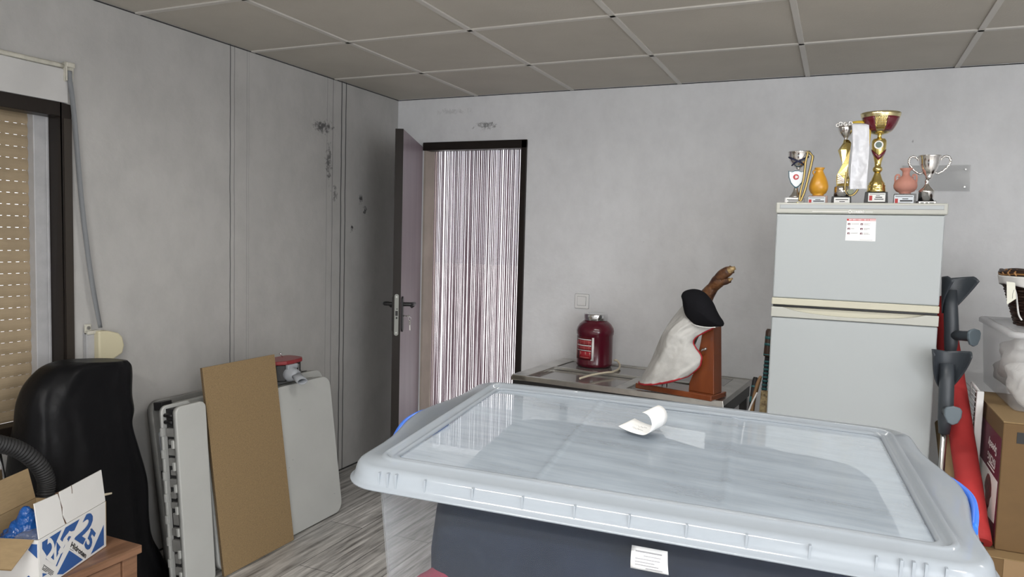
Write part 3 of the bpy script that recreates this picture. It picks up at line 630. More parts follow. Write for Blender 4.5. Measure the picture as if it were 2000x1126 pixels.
# ------------------------------------------------------------------ fridge
FX0, FX1, FY0, FY1 = -0.241, 0.341, 3.113, 3.69
fr_ = thing('fridge', 'tall white two-door fridge freezer against the back wall', 'fridge', (0.05, 3.4, 0))
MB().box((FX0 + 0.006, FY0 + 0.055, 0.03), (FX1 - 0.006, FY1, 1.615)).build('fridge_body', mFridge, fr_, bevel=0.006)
for xx in (FX0 + 0.05, FX1 - 0.05):
    for yy in (FY0 + 0.1, FY1 - 0.05): MB().cyl((xx, yy, 0), (xx, yy, 0.04), 0.02, n=12).build('foot', mBlack, fr_)
cap_ = MB().box((FX0 - 0.004, FY0 - 0.006, 1.577), (FX1 + 0.008, FY0 + 0.075, 1.620)).build('top_trim', mFridgeTrim, fr_, bevel=0.006, seg=3)
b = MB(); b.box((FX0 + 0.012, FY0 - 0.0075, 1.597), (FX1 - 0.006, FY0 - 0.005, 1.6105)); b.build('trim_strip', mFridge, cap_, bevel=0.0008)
b = MB(); b.box((FX0 + 0.010, FY0 - 0.0065, 1.6105), (FX1 - 0.004, FY0 - 0.0055, 1.612)).box((FX0 + 0.010, FY0 - 0.0065, 1.5955), (FX1 - 0.004, FY0 - 0.0055, 1.597)); b.build('trim_groove', mGreyInk, cap_)
b = MB(); put_text(b, 'CORBERO', lambda u, v: (0.030 + 0.043 * u, FY0 - 0.0072, 1.5815 + 0.0085 * v), 0.02)
b.tube([(0.0235 + 0.005 * math.cos(a), FY0 - 0.0065, 1.586 + 0.0055 * math.sin(a)) for a in [k * math.pi / 6 for k in range(12)]], 0.0012, 6, closed=True)
b.box((-0.11, FY0 - 0.0068, 1.5855), (0.016, FY0 - 0.0055, 1.587)).box((0.076, FY0 - 0.0068, 1.5845), (0.102, FY0 - 0.0055, 1.586))
b.build('badge', mPaper, cap_)
def outl(pts): return pts
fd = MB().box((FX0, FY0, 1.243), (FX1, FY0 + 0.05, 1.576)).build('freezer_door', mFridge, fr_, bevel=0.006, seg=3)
MB().box((FX0 - 0.002, FY0 - 0.004, 1.216), (FX1 + 0.001, FY0 + 0.05, 1.2425)).build('door_band', mFridgeBand, fd, bevel=0.003)
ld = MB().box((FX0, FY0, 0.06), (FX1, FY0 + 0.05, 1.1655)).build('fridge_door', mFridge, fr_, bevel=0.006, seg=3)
top = []; N = 40
for k in range(N + 1):
    x = FX0 - 0.002 + (FX1 - FX0 + 0.003) * k / N; t = (k / N - 0.09) / 0.82
    top.append((x, 1.2065 - (0.026 * (math.sin(math.pi * min(max(t, 0), 1)) ** 0.55) if 0 < t < 1 else 0)))
poly = [(FX0 - 0.002, 1.167)] + [(FX1 + 0.001, 1.167)] + top[::-1]
MB(FXZ(FY0)).prism(poly, -0.005, 0.012).build('handle_band', mFridgeTrim, ld, bevel=0.002)
MB().box((FX0 + 0.004, FY0 + 0.012, 1.166), (FX1 - 0.004, FY0 + 0.05, 1.2055)).build('grip_recess', mFridgeBand, ld)
MB().box((FX0 + 0.002, FY0 + 0.02, 1.2066), (FX1 - 0.002, FY0 + 0.05, 1.2158)).build('door_seal', mBlack, ld)
sk = MB(FXZ(FY0)).prism([(0.0125, 1.476), (0.1165, 1.4755), (0.1145, 1.5600), (0.0145, 1.5595)], -0.0012, 0.0005).build('instruction_sticker', mPaper, fr_)
sk['label'] = 'white paper sticker with a red heading and six red pictograms'
MB(FXZ(FY0)).prism([(0.0148, 1.5515), (0.1144, 1.552), (0.1143, 1.5598), (0.0146, 1.5593)], -0.0017, -0.0011).build('heading_bar', mRedInk, sk)
b = MB(FXZ(FY0)); x = 0.021
for wd_ in (0.011, 0.012, 0.004, 0.013, 0.003, 0.010, 0.006, 0.022):
    b.box((x, 1.5538, -0.0021), (x + wd_, 1.5572, -0.0016)); x += wd_ + 0.0018
b.build('heading_text', mPaleInk, sk)
g = MB(FXZ(FY0)); rs = random.Random(2)
for cx in (0.0185, 0.0625):
    for k in range(3):
        z = 1.5355 - k * 0.0178; MB(FXZ(FY0)).box((cx, z, -0.0017), (cx + 0.0085, z + 0.0072, -0.0011)).build('pictogram', mMaroonInk, sk)
        MB(FXZ(FY0)).prism([(cx + 0.002, z + 0.0015), (cx + 0.0065, z + 0.0015), (cx + 0.0045 + 0.001 * k, z + 0.0055)], -0.0020, -0.0016).build('pictogram_mark', mPaper, sk)
        for j in range(3 if cx > 0.05 else 2): g.box((cx + 0.012, z + 0.0055 - j * 0.0026, -0.0016), (cx + 0.022 + 0.018 * rs.random(), z + 0.0066 - j * 0.0026, -0.0011))
g.box((0.062, 1.4795, -0.0016), (0.107, 1.4806, -0.0011))
g.build('small_text', mGreyInk, sk)

# ------------------------------------------------------------------ trophies and vases on the fridge
ZT = 1.6205
def block(mb, cx, cy, w0, d0, w1, d1, z0, z1):
    return mb.add([(cx - w0 / 2, cy - d0 / 2, z0), (cx + w0 / 2, cy - d0 / 2, z0), (cx + w0 / 2, cy + d0 / 2, z0), (cx - w0 / 2, cy + d0 / 2, z0), (cx - w1 / 2, cy - d1 / 2, z1), (cx + w1 / 2, cy - d1 / 2, z1), (cx + w1 / 2, cy + d1 / 2, z1), (cx - w1 / 2, cy + d1 / 2, z1)],
                  [(0, 3, 2, 1), (4, 5, 6, 7), (0, 1, 5, 4), (1, 2, 6, 5), (2, 3, 7, 6), (3, 0, 4, 7)])
def plaque(parent, cx, yf, w, z0, z1, mat=None, lines=(), pic=None):
    pq = MB(FXZ(yf)).box((cx - w / 2, z0, -0.0012), (cx + w / 2, z1, -0.0001)).build('name_plaque', mat or mPaper, parent)
    b = MB(FXZ(yf))
    for (u0, u1, v, hh) in lines: b.box((cx - w / 2 + w * u0, z0 + (z1 - z0) * v, -0.0016), (cx - w / 2 + w * u1, z0 + (z1 - z0) * (v + hh), -0.0011))
    if lines: b.build('engraved_lines', mInk, pq)
    if pic:
        u0, u1, v0, v1 = pic; MB(FXZ(yf)).box((cx - w / 2 + w * u0, z0 + (z1 - z0) * v0, -0.0017), (cx - w / 2 + w * u1, z0 + (z1 - z0) * v1, -0.0011)).build('small_emblem', mRedInk, pq)
    return pq
YT = 3.30
# small cup with shield
c = -0.188; t1 = thing('shield_trophy', 'small silver cup trophy with blue-edged shield and black cross ribbon', 'trophy', (c, YT, ZT))
b1 = block(MB(), c, YT, 0.076, 0.05, 0.074, 0.048, ZT, ZT + 0.030).build('plinth', mMarble, t1, bevel=0.001)
plaque(t1, c, YT - 0.0252, 0.066, ZT + 0.004, ZT + 0.027, mSteel, [(0.08, 0.8, 0.62, 0.12), (0.15, 0.9, 0.4, 0.12), (0.1, 0.75, 0.18, 0.12)])
MB().lathe([(0.027, 0.0), (0.027, 0.003), (0.019, 0.012), (0.012, 0.025), (0.0075, 0.042), (0.0055, 0.055), (0.0055, 0.105), (0.008, 0.108)], (c + 0.003, YT, ZT + 0.030), 32).build('stem', mSilver, t1)
MB().lathe([(0.0065, 0.0), (0.009, 0.004), (0.0075, 0.007), (0.015, 0.011), (0.026, 0.020), (0.035, 0.034), (0.0405, 0.052), (0.042, 0.068), (0.0435, 0.070), (0.0425, 0.072), (0.039, 0.068), (0.033, 0.04), (0.02, 0.02), (0.0, 0.014)], (c + 0.008, YT, ZT + 0.146), 40).build('cup_bowl', mSilver, t1)
def shield(cx, cz, s): return [(cx - 0.033 * s, cz + 0.035 * s), (cx - 0.02 * s, cz + 0.031 * s), (cx - 0.008 * s, cz + 0.036 * s), (cx + 0.008 * s, cz + 0.036 * s), (cx + 0.02 * s, cz + 0.031 * s), (cx + 0.033 * s, cz + 0.035 * s), (cx + 0.031 * s, cz + 0.008 * s), (cx + 0.022 * s, cz - 0.016 * s), (cx + 0.009 * s, cz - 0.032 * s), (cx, cz - 0.037 * s), (cx - 0.009 * s, cz - 0.032 * s), (cx - 0.022 * s, cz - 0.016 * s), (cx - 0.031 * s, cz + 0.008 * s)]
sz = ZT + 0.105; se = MB(FXZ(YT - 0.010)).prism(shield(c + 0.004, sz, 1.0), -0.003, 0.003).build('shield', M('teal_blue_edge', (0.02, 0.10, 0.14), 0.3), t1, bevel=0.001)
sf = MB(FXZ(YT - 0.010)).prism(shield(c + 0.004, sz + 0.001, 0.88), -0.0048, -0.0029).build('shield_face', M('pale_silver_face', (0.66, 0.69, 0.72), 0.3, 0.3), se)
b = MB(FXZ(YT - 0.010)); b.prism([(c + 0.002 + 0.0115 * math.cos(a), sz + 0.009 + 0.0115 * math.sin(a)) for a in [k * math.pi / 12 for k in range(24)]], -0.0056, -0.0047); b.build('emblem_disc', mRedInk, sf)
b = MB(FXZ(YT - 0.010)); b.prism([(c + 0.003 + 0.006 * math.cos(a) * (1 + .35 * math.cos(3 * a)), sz + 0.009 + 0.006 * math.sin(a)) for a in [k * math.pi / 12 for k in range(24)]], -0.006, -0.0055); b.build('emblem_mark', mPaleInk, sf)
b = MB()
def ring_pt(a, z, r): return (c + 0.008 + r * math.cos(a), YT + r * math.sin(a), ZT + z)
for s in (1, -1):
    b.tube([ring_pt(-math.pi / 2 + s * (-1.25 + 2.2 * k / 14), 0.196 - 0.036 * k / 14, 0.0415 - 0.011 * max(0, (k - 3) / 11)) for k in range(15)], 0.0024, 6, flat=(0.5, 1.3))
b.build('cross_ribbon', M('navy_ribbon', (0.012, 0.015, 0.05), 0.6), t1)
# gold medal on a yellow and black ribbon, hung over the small cup
md = thing('medal', 'gold medal on a yellow and black ribbon hung over the shield trophy', 'medal', (-0.15, YT - 0.045, ZT))
def ribbon(parent, pts, w, mats, nx=(1, 0, 0.0), n=8, name='ribbon'):
    P = spline(pts, n); d = Vector(nx).normalized(); k = len(P); widths = [(-1, -0.55), (-0.55, 0.55), (0.55, 1)]
    first = None
    for (a, c_), m in zip(widths, mats):
        b = MB(); b.add([p + d * w / 2 * q for p in P for q in (a, c_)], [(2 * i, 2 * i + 1, 2 * i + 3, 2 * i + 2) for i in range(k - 1)], True)
        o = b.build(name if first is None else 'ribbon_stripe', m, parent if first is None else first, solid=0.0008); first = first or o
    return first
ribbon(md, [(c + 0.04, YT + 0.0, ZT + 0.222), (c + 0.043, YT - 0.030, ZT + 0.210), (c + 0.037, YT - 0.044, ZT + 0.17), (c + 0.034, YT - 0.046, ZT + 0.11), (c + 0.024, YT - 0.05, ZT + 0.05), (c + 0.022, YT - 0.055, ZT + 0.012)], 0.010, (mRibBlack, mRibGold, mRibBlack))
ribbon(md, [(c + 0.043, YT + 0.0, ZT + 0.222), (c + 0.056, YT - 0.02, ZT + 0.203), (c + 0.062, YT - 0.03, ZT + 0.19), (c + 0.052, YT - 0.045, ZT + 0.12), (c + 0.040, YT - 0.05, ZT + 0.055), (c + 0.026, YT - 0.055, ZT + 0.012)], 0.011, (mRibBlack, mRibGold, mRibBlack))
MB().cyl((c + 0.02, YT - 0.065, ZT + 0.0008), (c + 0.02, YT - 0.065, ZT + 0.006), 0.021, n=28).build('medal_disc', mGold, md, bevel=0.001)
# orange vase
def vase_thing(name, label, c, mat, prof, base_mat_, bw, bz, pic):
    t = thing(name, label, 'vase', (c, YT, ZT))
    block(MB(), c, YT, bw, 0.05, bw * 0.97, 0.048, ZT, ZT + bz).build('plinth', base_mat_, t, bevel=0.0012)
    plaque(t, c - 0.004, YT - 0.0252, bw * 0.86, ZT + 0.004, ZT + bz * 0.86, mMarble if False else M('pale_plaque', (0.56, 0.60, 0.64), 0.35, 0.2), [(0.05, 0.95, 0.82, 0.07), (0.42, 0.72, 0.55, 0.09), (0.30, 0.94, 0.3, 0.15)] + ([(0.25, 0.85, 0.08, 0.07)] if pic > 1 else []), (0.04, 0.2, 0.08, 0.62))
    MB().lathe(prof, (c, YT, ZT + bz), 40).build('vase_body', mat, t); return t
v1 = vase_thing('orange_vase', 'orange glazed round vase on a brown marble plinth', -0.098, mOrange, [(0.021, 0), (0.023, 0.003), (0.021, 0.005), (0.030, 0.012), (0.0365, 0.026), (0.0375, 0.04), (0.034, 0.056), (0.027, 0.075), (0.0185, 0.092), (0.0145, 0.101), (0.0155, 0.106), (0.0205, 0.1135), (0.0195, 0.115), (0.013, 0.108), (0.011, 0.098), (0, 0.094)], mMarbleBr, 0.075, 0.037, 1)
MB().tube([(-0.114 + 0.008 * math.cos(a) * 1.0, YT - 0.008, ZT + 0.133 + 0.009 * math.sin(a)) for a in [k * math.pi / 8 for k in range(16)]], 0.0032, 7, closed=True).build('loop_handle', mOrange, v1)
v2 = vase_thing('terracotta_vase', 'pink terracotta vase with two scroll handles on a dark grey plinth', 0.218, mTerra, [(0.020, 0), (0.021, 0.004), (0.0195, 0.005), (0.032, 0.010), (0.0405, 0.022), (0.0425, 0.033), (0.040, 0.045), (0.031, 0.057), (0.020, 0.066), (0.0135, 0.073), (0.0125, 0.083), (0.0145, 0.090), (0.023, 0.098), (0.0225, 0.1005), (0.012, 0.093), (0.010, 0.083), (0, 0.08)], mMarbleGr, 0.079, 0.045, 2)
for s in (-1, 1):
    b = MB(); cx = 0.218 + s * 0.0275; cz = ZT + 0.045 + 0.068
    P = [(cx + s * 0.009, YT - 0.006, cz - 0.026), (cx + s * 0.010, YT - 0.006, cz - 0.012)] + [(cx - s * (-0.0095 + 0.0007 * k) * math.cos(k * 0.42) , YT - 0.007, cz + (0.0095 - 0.0007 * k) * math.sin(k * 0.42)) for k in range(13)]
    b.tube(P, 0.0034, 7); b.build('scroll_handle', mTerra, v2)
# tall twisted gold trophy with flower cup
c = -0.008; t2 = thing('twisted_trophy', 'gold faceted column trophy with a silver flower cup on a black base', 'trophy', (c, YT, ZT))
block(MB(), c - 0.002, YT, 0.076, 0.055, 0.072, 0.051, ZT, ZT + 0.034).build('plinth', mBlack, t2, bevel=0.0012)
plaque(t2, c, YT - 0.0285, 0.058, ZT + 0.004, ZT + 0.029, mPaper, [(0.1, 0.9, 0.62, 0.11), (0.35, 0.7, 0.3, 0.11)])
MB().lathe([(0.030, 0), (0.030, 0.039), (0.026, 0.042)], (c - 0.002, YT, ZT + 0.034), 44, wob=lambda q, z: 1 - 0.035 * (math.cos(q * 22) > 0.2)).build('ribbed_collar', mSilver, t2)
def sect(w, d, cx, a): return [(cx + w * math.cos(a + k * math.pi / 2) , d * math.sin(a + k * math.pi / 2)) for k in range(4)]
rings = [(0.024, 0.020, 0.000, 0.2), (0.027, 0.020, 0.0, 0.35), (0.026, 0.018, -0.002, 0.5), (0.016, 0.016, 0.006, 0.8), (0.026, 0.019, -0.002, 1.1), (0.016, 0.014, 0.008, 1.3), (0.010, 0.010, 0.004, 1.4)]
zs = [0.076, 0.105, 0.12, 0.165, 0.222, 0.25, 0.262]; b = MB(); pts = []
for (w_2, d2, cx, a), z in zip(rings, zs): pts += [(c + x, YT + y, ZT + z) for x, y in sect(w_2, d2, cx, a)]
fs = []
for i in range(len(zs) - 1):
    for j in range(4):
        p, q, r, s = i * 4 + j, i * 4 + (j + 1) % 4, (i + 1) * 4 + (j + 1) % 4, (i + 1) * 4 + j
        fs += [(p, q, r), (p, r, s)]
b.add(pts, fs + [(0, 3, 2, 1)]); b.add(pts[-4:], [(0, 1, 2, 3)]); col_ = b.build('faceted_column', mGold, t2, bevel=0.0008)
b = MB()
for k in range(5): b.add([(c + 0.021, YT - 0.0222, ZT + 0.088), (c - 0.020, YT - 0.0212, ZT + 0.086 + k * 0.009), (c - 0.020, YT - 0.0212, ZT + 0.091 + k * 0.009)], [(0, 1, 2)])
b.build('fan_relief', mSilver, col_, solid=0.001)
MB().lathe([(0.008, 0), (0.006, 0.004), (0.012, 0.012), (0.022, 0.022), (0.029, 0.036), (0.032, 0.052), (0.031, 0.053), (0.027, 0.036), (0.018, 0.02), (0, 0.012)], (c + 0.002, YT, ZT + 0.262), 48, wob=lambda q, z: 1 - 0.05 * (math.cos(q * 16) > 0)).build('flower_cup', mSilver, t2)
b = MB(); rs = random.Random(4)
for k in range(11):
    a = k * 2 * math.pi / 11; px_, py_ = c + 0.002 + 0.034 * math.cos(a), YT + 0.034 * math.sin(a)
    b.tube([(px_ + 0.0065 * math.cos(q), py_, ZT + 0.321 + 0.0065 * math.sin(q) + 0.003 * (k % 2)) for q in [j * math.pi / 5 for j in range(10)]], 0.0024, 6, closed=True)
b.build('petal_rim', mSilver, t2)
wr = thing('satin_ribbon', 'wide white satin ribbon hanging down in front of the twisted gold trophy', 'ribbon', (0.035, YT - 0.04, ZT + 0.3))
def rib_pt(u, v):
    z = ZT + 0.323 - 0.262 * v; x = 0.012 + 0.062 * u + 0.010 * v + 0.003 * math.sin(v * 5); y = YT - 0.045 - 0.006 * math.sin(u * 5 + v * 4) - 0.008 * noise.noise(V(u * 1.6, v * 5, 2)) - 0.004 * noise.noise(V(u * 4, v * 11, 5))
    if v < 0.03: y += 0.02 * (1 - v / 0.03)
    return (x, y, z)
MB().grid(rib_pt, 14, 60).build('ribbon_panel', mSatin, wr, solid=0.001)
b = MB()
for k in range(6): b.box((0.030 + k * 0.006, YT - 0.0605, ZT + 0.0785), (0.0345 + k * 0.006, YT - 0.060, ZT + 0.0805))
yr = thing('yellow_ribbon', 'yellow ribbon draped over the white satin ribbon and hanging beside it', 'ribbon', (0.06, YT, ZT + 0.3))
def yr_pt(u, v):
    P = spline([(0.015, YT - 0.02, ZT + 0.326), (0.04, YT - 0.022, ZT + 0.328), (0.066, YT - 0.024, ZT + 0.324), (0.077, YT - 0.03, ZT + 0.305), (0.077, YT - 0.03, ZT + 0.24), (0.072, YT - 0.03, ZT + 0.17), (0.070, YT - 0.03, ZT + 0.118)], 8)
    p = at(P, v); w = 0.0125 if v < 0.5 else 0.0125 - 0.008 * (v - 0.5) * 2
    d = V(0.1, 0.5, 0.85) if v < 0.3 else V(0.75, 0.65, 0.1)
    return p + d.normalized() * w * (u - 0.5) * 1.2
MB().grid(yr_pt, 3, 50).build('ribbon_panel', mYellow, yr, solid=0.0008)
m2 = thing('medal', 'medal on a straw and black ribbon looped under the white satin ribbon', 'medal', (0.04, YT - 0.05, ZT + 0.04))
ribbon(m2, [(0.004, YT - 0.036, ZT + 0.13), (0.001, YT - 0.038, ZT + 0.07), (0.008, YT - 0.04, ZT + 0.045), (0.02, YT - 0.042, ZT + 0.036), (0.036, YT - 0.042, ZT + 0.042), (0.05, YT - 0.036, ZT + 0.065), (0.058, YT - 0.030, ZT + 0.10), (0.060, YT - 0.022, ZT + 0.15)], 0.009, (mRibBlack, mRibGold, mRibBlack), nx=(0.75, 0, -0.5))
MB().cyl((0.022, YT - 0.038, ZT + 0.052), (0.022, YT - 0.034, ZT + 0.052), 0.012, n=24).build('medal_disc', M('tarnished_medal', (0.16, 0.17, 0.12), 0.4, 0.8), m2, bevel=0.001)
# tall gold and red trophy
c = 0.116; t3 = thing('bowl_trophy', 'tallest trophy, gold with a wide dark red bowl on a black base', 'trophy', (c, YT, ZT))
bl = MB(); block(bl, c, YT, 0.092, 0.062, 0.088, 0.06, ZT, ZT + 0.006); block(bl, c, YT, 0.086, 0.058, 0.080, 0.052, ZT + 0.006, ZT + 0.052); bl.build('plinth', mBlack, t3, bevel=0.001)
plaque(t3, c + 0.002, YT - 0.0290, 0.061, ZT + 0.013, ZT + 0.047, mPaper, [(0.08, 0.95, 0.84, 0.05), (0.45, 0.68, 0.66, 0.07), (0.42, 0.82, 0.46, 0.1), (0.36, 0.9, 0.24, 0.09)], (0.06, 0.24, 0.14, 0.7))
MB().lathe([(0.034, 0), (0.035, 0.003), (0.033, 0.012), (0.032, 0.022), (0.0335, 0.024), (0.029, 0.030), (0.0295, 0.035), (0.022, 0.045), (0.016, 0.060), (0.0115, 0.074), (0.0105, 0.078)], (c, YT, ZT + 0.052), 44).build('foot', mGold, t3)
MB().lathe([(0.0105, 0), (0.016, 0.005), (0.0185, 0.012), (0.0165, 0.019), (0.0115, 0.024), (0.0125, 0.040), (0.017, 0.058), (0.021, 0.073), (0.0255, 0.092), (0.027, 0.112), (0.0265, 0.124), (0.022, 0.132), (0.009, 0.135), (0.007, 0.145), (0.010, 0.149)], (c, YT, ZT + 0.130), 44).build('stem', mGold, t3)
bp_ = [(0.010, 0), (0.030, 0.006), (0.046, 0.018), (0.058, 0.036), (0.067, 0.058), (0.0715, 0.074), (0.0735, 0.084), (0.072, 0.085), (0.066, 0.07), (0.056, 0.042), (0.04, 0.02), (0, 0.008)]
bw_ = MB().lathe(bp_, (c, YT, ZT + 0.278), 56).build('cup_bowl', mGoldPale, t3)
b = MB()
for a0 in range(4):
    A = a0 * math.pi / 2 - math.pi / 2 + 0.35; pr = [(0.0375, 0.011), (0.0475, 0.018), (0.0595, 0.036), (0.0678, 0.056), (0.0705, 0.066)]
    b.add([(c + (r + 0.0006) * math.cos(A + 0.88 * k / 10), YT + (r + 0.0006) * math.sin(A + 0.88 * k / 10), ZT + 0.278 + z) for r, z in pr for k in range(11)], [(i * 11 + j, i * 11 + j + 1, (i + 1) * 11 + j + 1, (i + 1) * 11 + j) for i in range(4) for j in range(10)], True)
b.build('red_panel', mRedEnamel, bw_, solid=0.001)
b = MB()
for k in range(7):
    for s in (-1, 1):
        q0 = -math.pi / 2 + s * (-0.32 + 0.09 * k); P = []
        for r, z, dq in ((0.048, 0.018, 0), (0.0602, 0.036, 0.11 * s), (0.0682, 0.056, 0.2 * s), (0.071, 0.066, 0.24 * s)):
            if abs(q0 + dq + math.pi / 2) < 0.36: P.append((c + r * math.cos(q0 + dq), YT + r * math.sin(q0 + dq), ZT + 0.278 + z))
        if len(P) > 1: b.tube(P, 0.0011, 5)
b.build('lattice_relief', mGold, bw_)
md_ = MB(FXZ(YT - 0.0268)); md_.prism([(c - 0.002 + 0.0165 * math.cos(a), ZT + 0.236 + 0.0165 * math.sin(a)) for a in [k * math.pi / 16 for k in range(32)]], -0.004, 0.004)
mdo = md_.build('medallion', mPaper, t3, bevel=0.001)
MB(FXZ(YT - 0.0268)).prism([(c - 0.002 + 0.0115 * math.cos(a), ZT + 0.236 + 0.0115 * math.sin(a)) for a in [k * math.pi / 16 for k in range(32)]], -0.0048, -0.0038).build('medallion_centre', M('green_grey_enamel', (0.10, 0.15, 0.13), 0.35), mdo)
b = MB()
for (r0, z0, r1, z1, mt) in ((0.027, 0.214, 0.0225, 0.186, 0),):
    pts = []; n = 24
    for k in range(n + 1):
        a = -math.pi / 2 + (k / n - 0.5) * 2.9; t = abs(k / n - 0.5) * 2; zt = 0.196 + 0.026 * t; zb = 0.177 + 0.028 * t
        def rad(z): return 0.0148 + (z - 0.178) * 0.25 + 0.0008
        pts += [(c + rad(zb) * math.cos(a), YT + rad(zb) * math.sin(a), ZT + zb), (c + rad(zt) * math.cos(a), YT + rad(zt) * math.sin(a), ZT + zt)]
    b.add(pts, [(2 * k, 2 * k + 1, 2 * k + 3, 2 * k + 2) for k in range(n)], True)
b.build('red_chevron', mRedEnamel, t3, solid=0.0012)
# two-handled silver cup
c = 0.292; t4 = thing('silver_cup', 'two-handled silver loving cup on a round silver pedestal', 'trophy', (c, YT, ZT))
block(MB(), c, YT, 0.068, 0.05, 0.066, 0.048, ZT, ZT + 0.017).build('plinth', mBlack, t4, bevel=0.001)
plaque(t4, c + 0.003, YT - 0.0252, 0.058, ZT + 0.003, ZT + 0.0145, mSteelDull, [(0.1, 0.3, 0.3, 0.4), (0.4, 0.55, 0.3, 0.4), (0.62, 0.9, 0.3, 0.4)])
MB().lathe([(0.0275, 0), (0.0275, 0.034), (0.029, 0.037), (0.0275, 0.040), (0.024, 0.046), (0.014, 0.056), (0.008, 0.066), (0.0065, 0.074), (0.010, 0.077), (0.0065, 0.081), (0.007, 0.085)], (c, YT, ZT + 0.017), 44).build('pedestal', mSilver, t4)
MB().lathe([(0.008, 0), (0.013, 0.009), (0.012, 0.011), (0.022, 0.024), (0.030, 0.042), (0.035, 0.062), (0.0385, 0.086), (0.041, 0.089), (0.0395, 0.091), (0.036, 0.084), (0.03, 0.05), (0.016, 0.018), (0, 0.01)], (c + 0.004, YT, ZT + 0.102), 48).build('cup_bowl', mSilver, t4)
for s in (-1, 1):
    k_ = c + 0.004
    P = spline([(k_ + s * 0.038, YT, ZT + 0.174), (k_ + s * 0.042, YT, ZT + 0.183), (k_ + s * 0.053, YT, ZT + 0.190), (k_ + s * 0.066, YT, ZT + 0.186), (k_ + s * 0.071, YT, ZT + 0.172), (k_ + s * 0.066, YT, ZT + 0.156), (k_ + s * 0.052, YT, ZT + 0.138), (k_ + s * 0.034, YT, ZT + 0.125), (k_ + s * 0.023, YT, ZT + 0.127)], 6)
    n = len(P); MB().tube(P, [0.0046 + 0.0009 * math.sin(i * 1.5) - 0.0014 * abs(i / n - 0.4) for i in range(n)], 8).build('handle', mSilver, t4)

# ------------------------------------------------------------------ steel-framed table by the back wall and the things on it
TZ = 0.735
ta = math.radians(-5.0); tb = thing('steel_table', 'low steel framed table with grey inset panels by the back wall', 'table', (-0.977, 3.797, 0))
TT = Matrix.Translation((-0.977, 3.797, 0)) @ Matrix.Rotation(ta, 4, 'Z')
w2, d2 = 0.552, 0.318
b = MB(TT)
b.box((-w2, -d2, TZ - 0.028), (w2, -d2 + 0.022, TZ - 0.002)).box((-w2, d2 - 0.03, TZ - 0.03), (w2, d2, TZ))
b.box((-w2, -d2, TZ - 0.028), (-w2 + 0.085, d2, TZ)).box((w2 - 0.085, -d2, TZ - 0.028), (w2, d2, TZ)).box((0.02, -d2 + 0.02, TZ - 0.028), (0.075, 0.02, TZ - 0.002)).box((-w2 + 0.08, 0.025, TZ - 0.026), (w2 - 0.08, 0.055, TZ - 0.001))
b.build('table_frame', mSteelDull, tb, bevel=0.003)
MB(TT).box((-w2 + 0.084, 0.055, TZ - 0.02), (w2 - 0.084, d2 - 0.029, TZ - 0.004)).build('inset_panel', mTray, tb, bevel=0.001)
MB(TT).box((-w2 + 0.084, -d2 + 0.022, TZ - 0.03), (0.021, 0.026, TZ - 0.016)).build('inset_panel', mTray, tb, bevel=0.001)
MB(TT).box((0.074, -d2 + 0.022, TZ - 0.03), (w2 - 0.084, 0.026, TZ - 0.016)).build('inset_panel', mTray, tb, bevel=0.001)
b = MB(TT)
b.box((-w2 + 0.086, 0.0548, TZ - 0.012), (w2 - 0.086, 0.061, TZ - 0.0035)).box((-w2 + 0.086, 0.018, TZ - 0.02), (0.02, 0.0252, TZ - 0.0152)).box((-w2 + 0.0845, 0.06, TZ - 0.012), (-w2 + 0.089, d2 - 0.03, TZ - 0.0035)).box((w2 - 0.089, 0.06, TZ - 0.012), (w2 - 0.0845, d2 - 0.03, TZ - 0.0035))
b.build('panel_slot', mInk, tb)
b = MB(TT); b.box((-w2 + 0.006, -d2 + 0.004, TZ - 0.085), (w2 - 0.006, -d2 + 0.02, TZ - 0.028)).box((-w2 + 0.006, d2 - 0.02, TZ - 0.085), (w2 - 0.006, d2 - 0.004, TZ - 0.03)).box((-w2 + 0.004, -d2 + 0.02, TZ - 0.085), (-w2 + 0.02, d2 - 0.02, TZ - 0.028)).box((w2 - 0.02, -d2 + 0.02, TZ - 0.085), (w2 - 0.004, d2 - 0.02, TZ - 0.028))
b.build('apron', mBlack, tb)
for sx_ in (-1, 1):
    for sy_ in (-1, 1):
        x0, y0 = sx_ * (w2 - 0.03), sy_ * (d2 - 0.03); MB(TT).box((x0 - 0.018, y0 - 0.018, 0), (x0 + 0.018, y0 + 0.018, TZ - 0.03)).build('leg', mBlack, tb, bevel=0.003)
# maroon jar
jr = thing('plastic_jar', 'big maroon plastic tub with a silver screw lid on the steel table', 'jar', (-1.262, 4.035, TZ))
JC = (-1.262, 4.035, TZ - 0.003)
MB().lathe([(0.090, 0), (0.098, 0.004), (0.103, 0.012), (0.104, 0.022), (0.1025, 0.026), (0.1025, 0.180), (0.106, 0.186), (0.107, 0.205), (0.103, 0.222), (0.090, 0.242), (0.074, 0.256), (0.066, 0.261), (0.066, 0.272)], JC, 64).build('jar_body', mJar, jr)
MB().lathe([(0.0675, 0.264), (0.0695, 0.266), (0.0695, 0.298), (0.0675, 0.302), (0.060, 0.3035), (0.0, 0.3035)], JC, 64).build('jar_lid', mChrome, jr)
view = math.atan2(-JC[1], -JC[0])
def jpt(a, z, r=0.1032): return (JC[0] + r * math.cos(view + a), JC[1] + r * math.sin(view + a), JC[2] + z)
def jpatch(mb, a0, a1, z0, z1, r=0.1032, n=10):
    return mb.add([jpt(a0 + (a1 - a0) * k / n, z, r) for k in range(n + 1) for z in (z0, z1)], [(2 * k, 2 * k + 1, 2 * k + 3, 2 * k + 2) for k in range(n)], True)
lb = jpatch(MB(), -1.35, -0.16, 0.046, 0.176, 0.1030, 20).build('jar_label', mJarDark, jr, solid=0.0004)
b = MB()
